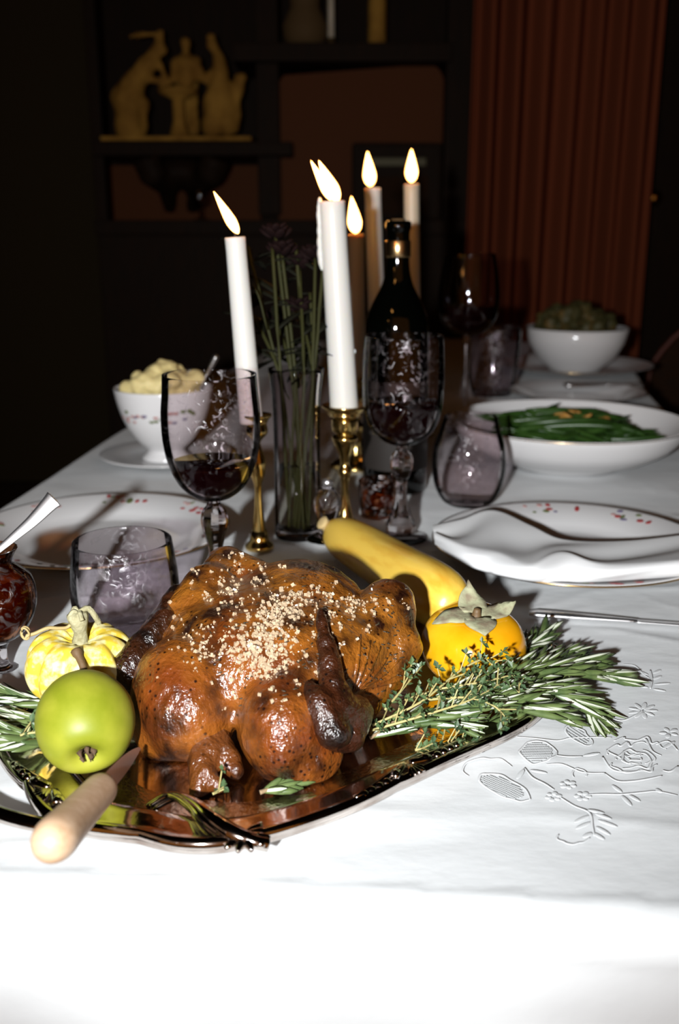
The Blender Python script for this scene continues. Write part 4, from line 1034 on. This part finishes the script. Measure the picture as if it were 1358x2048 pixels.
# folded napkin over the front half of the right plate
nu, nv = 90, 26; v = []; f = []
def crv(lst): return spline([onz(x_, y_, z_) for x_, y_, z_ in lst], 15)
cB = crv([(866, 1054, 0.026), (925, 1038, 0.030), (985, 1019, 0.034), (1060, 1050, 0.031), (1130, 1080, 0.027), (1260, 1082, 0.026), (1420, 1062, 0.026)])
cM = crv([(868, 1066, 0.030), (925, 1094, 0.034), (995, 1108, 0.033), (1060, 1132, 0.033), (1125, 1106, 0.037), (1215, 1132, 0.034), (1420, 1118, 0.034)])
cF = crv([(872, 1088, 0.021), (925, 1126, 0.022), (995, 1148, 0.022), (1060, 1160, 0.022), (1130, 1163, 0.022), (1230, 1160, 0.022), (1420, 1146, 0.022)])
for i in range(nu + 1):
    s = i / nu
    for j in range(nv + 1):
        q = j / nv
        if q < 0.6:
            t = q / 0.6; p = cB[i].lerp(cM[i], t) + Vector((0, 0, -0.004 * math.sin(math.pi * t) + 0.0022 * math.sin(s * 17 + t * 6) * math.sin(math.pi * t)))
        else:
            t = (q - 0.6) / 0.4; p = cM[i].lerp(cF[i], t) + Vector((0, -0.006 * math.sin(math.pi * t) - 0.002 * math.sin(s * 30 + t * 5) * math.sin(math.pi * t), 0.002 * math.sin(math.pi * t)))
        v.append((p.x - PX, p.y - PY, p.z - 0.001))
for i in range(nu):
    for j in range(nv):
        a = i * (nv + 1) + j; f.append((a, a + 1, a + nv + 2, a + nv + 1))
np_ = mk('folded_napkin', v, f, M['napkin'], None, True, (PX, PY, TZ + 0.001))
md = np_.modifiers.new('t', 'SOLIDIFY'); md.thickness = 0.0016; md.offset = 1
tag(np_, 'rumpled white cloth napkin folded on the right plate', 'napkin')
def cutlery(name, label, a, b, cat, wd=0.0045, bowl=False, group=None):
    a = Vector(a); b = Vector(b); d = b - a; L_ = d.length
    t = thing(name, label, cat, a, (0, -math.asin(d.z / L_), math.atan2(d.y, d.x)), group)
    n = 14
    pts = [(L_ * 0.52 * i / n, 0, 0.0022) for i in range(n + 1)]
    mk('handle', *tube(pts, [wd * (0.55 + 0.75 * math.sin(math.pi * (0.25 + 0.35 * (1 - i / n))) - 0.45 * (i / n) - (0.5 if i == 0 else 0)) for i in range(n + 1)], 12, True, 0.5), M['cutlery'], t)
    if bowl:
        pts = [(L_ * (0.5 + 0.5 * i / n), 0, 0.0022 - 0.0012 * math.sin(math.pi * i / n)) for i in range(n + 1)]
        mk('spoon_bowl', *tube(pts, [0.0022 + (0.020 if i > 3 else 0) * math.sin(math.pi * max(0, (i - 3) / (n - 2.8))) for i in range(n + 1)], 14, True, 0.16), M['cutlery'], t)
    else:
        pts = [(L_ * (0.5 + 0.5 * i / n), 0, 0.0022) for i in range(n + 1)]
        mk('blade', *tube(pts, [wd * (0.9 if i < n - 1 else 0.4) for i in range(n + 1)], 8, True, 0.14), M['cutlery'], t)
    return t
cutlery('table_knife', 'silver knife lying on the cloth in front of the right plate', onz(1058, 1231, 0.0015), onz(1480, 1262, 0.0015), 'knife')
cutlery('serving_knife', 'far silver knife shining across the empty plate', onz(1128, 773, 0.022), onz(1290, 770, 0.022), 'knife', 0.009)

# ------------------------------------------------------------------ bowl of green beans
Yg = 1.235; bx = atY(1132, 900, Yg).x
gb = thing('serving_bowl', 'shallow white gilt rimmed bowl of green beans at right', 'bowl', (bx, Yg, 0.0008))
RB = 0.148
pr_ = [(0, 0), (0.07, 0), (0.072, 0.004), (0.10, 0.012), (0.128, 0.028), (0.143, 0.046), (RB, 0.056), (RB - 0.001, 0.0575), (0.140, 0.050), (0.124, 0.034), (0.098, 0.018), (0.05, 0.012), (0, 0.0115)]
mk('body', *lathe([pr_[0]] + pr_[1:3] + smoothp(pr_[3:], 3), 96), M['china'], gb)
mk('gilt_edge', *lathe([(RB - 0.0012, 0.0574), (RB + 0.0004, 0.0570), (RB + 0.0006, 0.0560), (RB - 0.0004, 0.0556), (RB - 0.0012, 0.0574)], 96), M['gilt'], gb)
rb = random.Random(11)
beanm = []
for q in range(4):
    ln = 0.10 + 0.006 * q; cu = 0.004 * (q - 1.5)
    vv, ff = tube([(ln * (i / 8 - 0.5), cu * (4 * (i / 8 - 0.5) ** 2 - 0.5) * 2, 0) for i in range(9)], [0.0010, 0.0030, 0.0038, 0.0041, 0.0040, 0.0041, 0.0038, 0.0030, 0.0008], 8)
    me = bpy.data.meshes.new('green_bean'); me.from_pydata([tuple(p) for p in vv], [], ff); me.materials.append(M['bean']); me.polygons.foreach_set('use_smooth', [True] * len(ff)); beanm.append(me)
for q in range(78):
    r_ = 0.086 * math.sqrt(rb.random()); an = rb.uniform(0, 6.28); xx, yy = r_ * 0.72 * math.cos(an), r_ * math.sin(an)
    z = 0.036 + 0.026 * (q / 78) * (1 - (r_ / 0.1) ** 2 * 0.4) + 0.003 * rb.random()
    o = bpy.data.objects.new('green_bean', beanm[q % 4]); link(o)
    o.location = (bx + xx, Yg + yy, TZ + z); o.rotation_euler = (rb.uniform(0, 6), rb.uniform(-0.08, 0.08), max(-0.9, min(0.9, rb.gauss(0, 0.4))))
    tag(o, 'cooked green bean in the pile inside the white serving bowl', 'green bean', 'green beans in the bowl')
for q, (ax_, ay_) in enumerate(((1135, 868), (1118, 872), (1150, 866), (1168, 885), (1170, 870), (1205, 850), (1190, 848), (1142, 860), (1210, 852), (1126, 862))):
    p = atY(ax_, ay_, Yg - 0.03 + 0.02 * (q % 3)); p.z = 0.066 - 0.03 * abs(p.x - bx) / 0.1
    o = mk('almond_flake', *ell((0, 0, 0), (0.009, 0.006, 0.0016), (rb.uniform(-.5, .5), rb.uniform(-.5, .5), rb.uniform(0, 3)), 2), M['almond'], None, True, p + Vector((0, 0, TZ + 0.004)))
    tag(o, 'browned almond flake lying on the green beans', 'almond flake', 'almond flakes on the beans')

# ------------------------------------------------------------------ mashed potato in a footed bowl
Ym = 1.243; mx = atY(330, 850, Ym).x
sa = thing('saucer', 'white saucer under the mashed potato bowl', 'plate', (mx, Ym, 0.0008))
mk('body', *lathe([(0, 0), (0.045, 0), (0.055, 0.004), (0.083, 0.012), (0.084, 0.0130), (0.082, 0.0135), (0.055, 0.007), (0.04, 0.0045), (0, 0.004)], 64), M['china'], sa)
mo = thing('footed_bowl', 'white footed china bowl of mashed potato at left', 'bowl', (mx, Ym, 0.0055))
pr_ = [(0, 0), (0.030, 0), (0.031, 0.003), (0.024, 0.010), (0.024, 0.014), (0.036, 0.026), (0.050, 0.048), (0.058, 0.072), (0.0615, 0.090), (0.0600, 0.0905), (0.056, 0.072), (0.047, 0.050), (0.030, 0.030), (0, 0.024)]
mk('body', *lathe(pr_[:3] + smoothp(pr_[3:], 3), 64), M['china'], mo)
mb = MB()
for q in range(26):
    an = rv.uniform(-2.6, -0.6); k = rv.randint(0, 4); zz = rv.uniform(0.055, 0.070); rr_ = np.interp(zz, [0.048, 0.072, 0.09], [0.050, 0.058, 0.0615]) + 0.0003
    mb.add(ell((rr_ * math.cos(an), rr_ * math.sin(an), zz), (0.0005, 0.004, 0.003), (0, 0, an), 1), k % 4)
fp = mb.build('floral_print', None, mo, True, [M['print_pink'], M['print_green'], M['print_blue'], M['print_green']]); fp['kind'] = 'stuff'
mb = MB()
mb.add(ell((0, 0, 0.075), (0.053, 0.053, 0.016)))
for q in range(26):
    an = rv.uniform(0, 6.28); r_ = 0.040 * math.sqrt(rv.random()); k = rv.uniform(0.010, 0.018)
    mb.add(ell((r_ * math.cos(an), r_ * math.sin(an), 0.088 + 0.016 * (1 - r_ / 0.042) + rv.uniform(0, 0.010)), (k * 1.1, k, k * 0.8), sub=2))
mb.add(ell((0.005, 0, 0.118), (0.016, 0.013, 0.010), sub=2))
me = fuse(mb, 0.003, 2)
for v_ in me.vertices: v_.co = v_.co + v_.normal * fbm(v_.co, 55, 3) * 0.005
mp_ = mobj('mashed_potato', me, M['potato']); mp_.location = (mx, Ym, TZ + 0.0058)
tag(mp_, 'fluffy heap of mashed potato in the footed bowl', 'mashed potato')
cutlery('serving_spoon', 'silver serving spoon stuck in the mashed potato', atY(437, 712, Ym), atY(400, 785, Ym), 'spoon', 0.006, False)

# ------------------------------------------------------------------ far white bowl with stuffing
Yf = 2.06; fx = atY(1150, 720, Yf).x
plate('charger_plate', 'far white plate under the distant bowl', fx, Yf, 0.158, PG, prints=False)
fb_ = thing('white_bowl', 'white bowl of stuffing at the far end of the table', 'bowl', (fx, Yf, 0.0058))
mk('body', *lathe([(0, 0), (0.05, 0), (0.054, 0.006), (0.078, 0.025), (0.097, 0.058), (0.104, 0.088), (0.1025, 0.089), (0.094, 0.058), (0.07, 0.028), (0, 0.016)], 64), M['china'], fb_)
mb = MB(); mb.add(ell((0, 0, 0.075), (0.092, 0.092, 0.02)))
for q in range(30):
    an = rv.uniform(0, 6.28); r_ = 0.075 * math.sqrt(rv.random()); k = rv.uniform(0.014, 0.026)
    mb.add(ell((r_ * math.cos(an), r_ * math.sin(an), 0.092 + 0.030 * (1 - r_ / 0.08) ), k, sub=2))
me = fuse(mb, 0.005, 2)
for v_ in me.vertices: v_.co = v_.co + v_.normal * fbm(v_.co, 45, 3) * 0.012
so_ = mobj('stuffing', me, M['stuffing']); so_.location = (fx, Yf, TZ + 0.006)
tag(so_, 'dark herby heap of stuffing in the far bowl', 'stuffing')

# ------------------------------------------------------------------ sauce dish and spoon at the left edge
Yd = 0.622; dx_ = atY(-6, 1230, Yd).x
dish = thing('sauce_dish', 'cut glass footed dish of cranberry sauce at left edge', 'dish', (dx_, Yd, 0.0008))
pr_ = prof(Yd, [(26, 1352), (27, 1346), (14, 1330), (12, 1300), (20, 1284), (50, 1266), (72, 1232), (79, 1195), (72, 1160), (50, 1140), (38, 1128), (44, 1112), (52, 1100)])
pr_[0] = (pr_[0][0], 0)
mk('foot', *lathe([(0, 0)] + smoothp(pr_[:5], 3) + [(0, pr_[4][1])], 32, facet(12, 0.06)), M['crystal'], dish)
bw = smoothp(pr_[4:], 4)
mk('body', *lathe(wall(bw, 0.0014), 64, facet(24, 0.02)), M['amberglass'], dish)
mk('cranberry_sauce', *lathe([(0, pr_[5][1] + 0.002)] + [(r_ - 0.002, z + 0.001) for r_, z in bw if pr_[5][1] < z < pr_[9][1]] + [(0, pr_[9][1] + 0.003)], 40), M['cranberry'], dish)
a = atY(100, 1006, Yd + 0.02); b = atY(-22, 1120, Yd)
t = thing('sauce_spoon', 'silver spoon leaning in the cranberry dish', 'spoon', b)
pts = spline([(0, 0, -0.012), (0, 0, 0), (a - b) * 0.35, (a - b) * 0.7 + Vector((0, 0, -0.001)), a - b, (a - b) * 1.08], 6)
n = len(pts)
mk('handle', *tube(pts, [0.0024 + 0.0050 * max(0, i / n - 0.30) ** 1.1 * 1.5 - (0.0045 if i == n - 1 else 0.0012 if i == n - 2 else 0) for i in range(n)], 14, True, 0.22, Vector((0.1, -1, 0.5))), M['cutlery'], t)
mk('spoon_bowl', *ell((0, 0, -0.014), (0.008, 0.004, 0.011), (0, -0.6, 0), 2), M['cutlery'], t)
# ------------------------------------------------------------------ background furniture
def W(p): return Vector((p.x, p.y, p.z + TZ))
def pbox(name, x0, x1, y0, y1, Y, depth, m, parent, bev=0.004):
    # box whose front face at distance Y spans those columns and rows
    a = atY(x0, y1, Y); b = atY(x1, y0, Y); a2 = atY(x0, (y0 + y1) / 2, Y); b2 = atY(x1, (y0 + y1) / 2, Y)
    z0, z1 = max(0.001, a.z + TZ), b.z + TZ
    off = parent.location if parent is not None else Vector()
    return boxo(name, Vector(((a2.x + b2.x) / 2, Y + depth / 2, (z0 + z1) / 2)) - off, (b2.x - a2.x, depth, z1 - z0), m, parent, bev)
HY = 3.12
hut = thing('carved_hutch', 'tall dark carved hutch against the back wall', 'hutch', (atY(540, 400, HY).x, HY + 0.2, 0)); hut.location.z = 0
zT = 2.35
def hbox(name, x0, x1, z0, z1, Y, depth, m, bev=0.006):
    xa, xb = atY(x0, 330, Y).x, atY(x1, 330, Y).x
    return boxo(name, Vector(((xa + xb) / 2, Y + depth / 2, (z0 + z1) / 2)) - hut.location, (xb - xa, depth, z1 - z0), m, hut, bev)
zr = lambda py, Y=HY: atY(679, py, Y).z + TZ
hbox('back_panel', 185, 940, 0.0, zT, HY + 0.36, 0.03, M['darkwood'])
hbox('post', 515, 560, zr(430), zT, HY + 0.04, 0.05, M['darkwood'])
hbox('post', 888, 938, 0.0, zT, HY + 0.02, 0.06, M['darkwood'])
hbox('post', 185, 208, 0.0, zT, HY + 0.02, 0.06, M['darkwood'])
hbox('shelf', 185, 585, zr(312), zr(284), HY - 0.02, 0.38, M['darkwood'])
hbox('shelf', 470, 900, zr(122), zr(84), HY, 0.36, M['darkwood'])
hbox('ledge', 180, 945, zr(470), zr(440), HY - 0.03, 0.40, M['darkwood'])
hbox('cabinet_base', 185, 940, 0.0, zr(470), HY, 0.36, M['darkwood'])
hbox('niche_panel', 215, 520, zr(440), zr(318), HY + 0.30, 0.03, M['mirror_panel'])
# arched reddish panel
xa, xb = atY(556, 300, HY + 0.1).x, atY(884, 300, HY + 0.1).x; z0, z1 = zr(440), zr(118)
ol = [(xa, z0), (xb, z0)] + [(xb - 0.05 + 0.05 * math.cos(t), z1 - 0.05 + 0.05 * math.sin(t) - 0.0 * t) for t in np.linspace(0, 1.57, 7)] + [(xa + 0.02, z1 - 0.03), (xa, z1 - 0.06)]
n = len(ol)
mk('arched_panel', [Vector((x_, HY + 0.10, z_)) - hut.location for x_, z_ in ol] + [Vector((x_, HY + 0.13, z_)) - hut.location for x_, z_ in ol],
   [tuple(range(n)), tuple(range(n, 2 * n))[::-1]] + [(i, n + i, n + (i + 1) % n, (i + 1) % n) for i in range(n)], M['mirror_panel'], hut, False)
mb = MB()
for sg in (-1, 1):
    mb.add(tube([W(atY(362 + sg * 70, 316, HY)) - hut.location, W(atY(362 + sg * 60, 345, HY)) - hut.location, W(atY(362 + sg * 30, 375, HY + 0.1)) - hut.location, W(atY(362 + sg * 22, 420, HY + 0.2)) - hut.location], [0.05, 0.045, 0.03, 0.02], 10))
mb.add(ell(W(atY(362, 345, HY + 0.1)) - hut.location, (0.10, 0.08, 0.05)))
me = fuse(mb, 0.012, 3); mobj('bracket', me, M['darkwood'], hut)

# plaster figure group on the shelf
FY = 3.16
fo = W(atY(360, 284, FY)); fo.z = zr(284) + 0.001
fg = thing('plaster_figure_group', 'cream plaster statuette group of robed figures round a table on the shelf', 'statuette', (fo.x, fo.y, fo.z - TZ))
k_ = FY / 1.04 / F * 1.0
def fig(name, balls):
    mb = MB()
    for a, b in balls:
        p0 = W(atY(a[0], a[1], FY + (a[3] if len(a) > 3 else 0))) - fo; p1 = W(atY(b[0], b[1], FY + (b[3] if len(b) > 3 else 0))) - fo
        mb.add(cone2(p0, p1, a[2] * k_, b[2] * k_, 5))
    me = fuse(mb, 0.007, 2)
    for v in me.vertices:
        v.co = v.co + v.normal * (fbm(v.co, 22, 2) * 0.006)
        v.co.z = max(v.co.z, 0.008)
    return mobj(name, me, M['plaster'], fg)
fig('standing_figure', [((322, 66, 9), (318, 74, 9)), ((318, 92, 11), (300, 125, 17)), ((318, 70, 5), (324, 100, 10)), ((300, 125, 17), (272, 160, 22)), ((272, 160, 22), (255, 195, 32)), ((255, 195, 30), (262, 262, 30)), ((285, 210, 14), (282, 262, 12)),
                        ((318, 66, 5), (262, 72, 6)), ((310, 115, 8), (340, 168, 6)), ((300, 160, 8), (335, 165, 6))])
fig('seated_figure', [((371, 84, 11), (371, 92, 10)), ((371, 104, 7), (372, 116, 12)), ((358, 125, 14), (388, 125, 14)), ((372, 128, 18), (372, 160, 18)), ((352, 125, 9), (345, 160, 7)), ((345, 160, 6), (322, 172, 6)), ((392, 125, 9), (405, 158, 7)), ((405, 158, 6), (425, 160, 6)),
                      ((360, 165, 14, 0.06), (362, 262, 14, 0.06)), ((385, 165, 14, 0.06), (388, 262, 12, 0.06))])
fig('robed_figure', [((421, 78, 10), (424, 92, 10)), ((428, 100, 7), (436, 112, 11)), ((438, 118, 14), (440, 160, 18)), ((440, 160, 18), (428, 200, 22)), ((428, 200, 22), (422, 256, 20)), ((450, 180, 18), (455, 250, 22)), ((436, 130, 9), (410, 160, 7)), ((480, 158, 13), (474, 200, 10)), ((474, 200, 10), (468, 255, 12))])
mk('table', *lathe([(0, 0), (0.05, 0), (0.03, 0.02), (0.018, 0.06), (0.018, 0.12), (0.055, 0.135), (0.06, 0.15), (0, 0.152)], 24), M['plaster'], fg)
boxo('base', (0, 0, 0.006), (0.44, 0.16, 0.012), M['plaster'], fg, 0.003)
# things on the upper shelf
zs = zr(84)
def onshelf(name, label, cat, px, pr_, m, Y=HY + 0.12, part='body'):
    x_ = atY(px, 60, Y).x
    t = thing(name, label, cat, (x_, Y, zs - TZ + 0.001)); mk(part, *lathe(pr_, 24), m, t); return t
t = onshelf('pale_candle', 'thin pale candle on the upper shelf', 'candle', 662, [(0, 0.01), (0.010, 0.01), (0.009, 0.22), (0, 0.22)], M['ivorywax'], part='wax'); mk('holder', *lathe([(0, 0), (0.03, 0), (0.03, 0.005), (0.012, 0.01), (0.012, 0.03), (0, 0.03)], 20), M['pewter'], t)
t = onshelf('pale_bottle', 'pale bottle standing right on the upper shelf', 'bottle', 754, [(0, 0), (0.026, 0), (0.027, 0.01), (0.027, 0.13), (0.012, 0.17), (0.011, 0.22), (0, 0.22)], M['plaster']); mk('stopper', *lathe([(0, 0.22), (0.013, 0.22), (0.012, 0.25), (0, 0.255)], 16), M['pewter'], t)
t = onshelf('brown_urn', 'squat brown urn at the left of upper shelf', 'urn', 610, [(0, 0), (0.05, 0), (0.065, 0.03), (0.07, 0.06), (0.045, 0.11), (0.045, 0.14), (0.06, 0.17), (0, 0.165)], M['pewter']); mk('lid', *lathe([(0, 0.168), (0.05, 0.17), (0.03, 0.19), (0.01, 0.20), (0, 0.21)], 20), M['pewter'], t)
# framed box behind the candles on the ledge
zl = zr(440)
cb = thing('radio_cabinet', 'black cabinet with olive band standing behind the far candles', 'cabinet', (atY(793, 400, HY + 0.02).x, HY + 0.04, zl - TZ + 0.001))
boxo('case', (0, 0.0, 0.11), (0.27, 0.07, 0.22), M['darkwood'], cb, 0.012)
boxo('olive_band', (0, -0.036, 0.165), (0.17, 0.006, 0.022), M['olive'], cb, 0.002)
boxo('grille', (0, -0.036, 0.07), (0.19, 0.006, 0.11), M['upholstery'], cb, 0.002)
# stemmed glass on the ledge
Yk = HY + 0.05; t = thing('small_goblet', 'small goblet glinting on the dark ledge at left', 'goblet', (atY(402, 470, Yk).x, Yk, zl - TZ + 0.001))
mk('bowl', *lathe(wall(smoothp([(0.004, 0.035), (0.022, 0.045), (0.027, 0.065), (0.025, 0.09)], 4), 0.0015), 32), M['clear'], t)
mk('stem', *lathe([(0, 0), (0.022, 0), (0.022, 0.002), (0.004, 0.006), (0.0035, 0.034), (0, 0.0355)], 24), M['crystal'], t)

# curtain in pleats
CY = 2.95; xa, xb = atY(942, 300, CY).x, atY(1312, 300, CY).x
v = []; f = []; nx2, nz2 = 150, 24
for j in range(nz2 + 1):
    z = 0.02 + (2.60 - 0.02) * j / nz2
    for i in range(nx2 + 1):
        s = i / nx2
        d = 0.035 * math.sin(s * 2 * math.pi * 7.3 + 0.6 * math.sin(s * 9) + 0.15 * math.sin(z * 3)) + 0.012 * math.sin(s * 47 + z)
        v.append((xa + (xb - xa) * s, CY + d, z))
for j in range(nz2):
    for i in range(nx2):
        a = j * (nx2 + 1) + i; f.append((a, a + 1, a + nx2 + 2, a + nx2 + 1))
cu = mk('curtain', v, f, M['curtain']); md = cu.modifiers.new('t', 'SOLIDIFY'); md.thickness = 0.004
tag(cu, 'dark red pleated curtain hanging at right of the hutch', 'curtain')
rod = thing('curtain_rod', 'dark rod carrying the red curtain', 'curtain rod', ((xa + xb) / 2, CY, 2.62 - TZ))
mk('rod', *tube([(-0.5 * (xb - xa) - 0.1, 0, 0), (0.5 * (xb - xa) + 0.1, 0, 0)], 0.014, 12), M['darkwood'], rod)
for sg in (-1, 1): mk('finial', *ell((sg * (0.5 * (xb - xa) + 0.11), 0, 0), 0.028, sub=2), M['darkwood'], rod)
for sg in (-1, 1): mk('wall_bracket', *tube([(sg * 0.5 * (xb - xa), 0.0, 0), (sg * 0.5 * (xb - xa), ROOM_Y - CY + 0.001, 0)], 0.008, 8), M['darkwood'], rod)
# dark door at the right with brass knob
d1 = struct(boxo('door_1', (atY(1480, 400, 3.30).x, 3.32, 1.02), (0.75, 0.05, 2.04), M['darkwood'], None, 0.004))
kp = W(atY(1308, 396, 3.25))
ko = mk('door_knob', *lathe([(0, 0), (0.018, 0), (0.018, 0.004), (0.008, 0.008), (0.008, 0.03), (0.024, 0.036), (0.026, 0.048), (0.018, 0.058), (0, 0.060)], 24), M['brass'], d1)
ko.rotation_euler = (math.pi / 2, 0, 0); ko.location = (kp.x, 3.295, kp.z)

# upholstered chairs beside the table
def chair(label, x, y, rz, sw, top, group):
    t = thing('dining_chair', label, 'chair', (x, y, -TZ), (0, 0, rz), group)
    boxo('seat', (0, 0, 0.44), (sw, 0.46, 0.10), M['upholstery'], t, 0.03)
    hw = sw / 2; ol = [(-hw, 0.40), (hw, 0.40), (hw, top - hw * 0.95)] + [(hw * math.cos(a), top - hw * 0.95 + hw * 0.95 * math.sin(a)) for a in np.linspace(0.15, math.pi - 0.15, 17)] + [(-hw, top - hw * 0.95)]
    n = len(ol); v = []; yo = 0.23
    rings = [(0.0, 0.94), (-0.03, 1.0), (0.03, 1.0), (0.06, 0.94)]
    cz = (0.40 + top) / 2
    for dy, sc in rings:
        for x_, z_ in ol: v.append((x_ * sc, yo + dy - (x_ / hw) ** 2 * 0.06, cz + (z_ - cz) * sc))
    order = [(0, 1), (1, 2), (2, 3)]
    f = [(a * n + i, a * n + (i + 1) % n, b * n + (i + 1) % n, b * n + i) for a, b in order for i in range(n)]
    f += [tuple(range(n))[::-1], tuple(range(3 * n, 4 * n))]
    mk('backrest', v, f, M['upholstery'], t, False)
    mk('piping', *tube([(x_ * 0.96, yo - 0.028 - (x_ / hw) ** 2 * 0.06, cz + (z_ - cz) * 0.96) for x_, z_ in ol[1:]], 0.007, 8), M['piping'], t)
    for sx in (-1, 1):
        for sy in (-1, 1):
            o = mk('leg', *lathe([(0, 0), (0.014, 0), (0.022, 0.38), (0.022, 0.40), (0, 0.40)], 12), M['darkwood'], t); o.location = (sx * (hw - 0.04), sy * 0.19, 0)
    return t
CHG = 'round backed dining chairs'
chair('dark round backed chair beside the table at left', -0.79, 1.62, rad(62), 0.56, 1.05, CHG)
chair('dark round backed chair beyond the bowls at the far right', 0.93, 2.38, rad(-38), 0.52, 0.86, CHG)

# ------------------------------------------------------------------ pieces that belong to a part go under that part
UNDER = {'gilt_edge': 'body', 'floral_print': 'body', 'salt': 'body', 'herb_flecks': 'body', 'skin_folds': 'body', 'calyx': 'flesh', 'stem_stub': 'stem', 'tendril': 'stem',
         'wax_drip': 'wax', 'wax_blob': 'wax', 'flame': 'wick', 'piping': 'backrest', 'paper_label': 'glass', 'capsule': 'glass', 'rolled_edge': 'flange', 'rim_ornament': 'flange', 'engraved_band': 'well'}
for o in list(bpy.data.objects):
    k = o.name.split('.')[0]
    if o.parent is not None and k in UNDER:
        for q in o.parent.children:
            if q.name.split('.')[0] == UNDER[k] and q is not o:
                o.parent = q; break
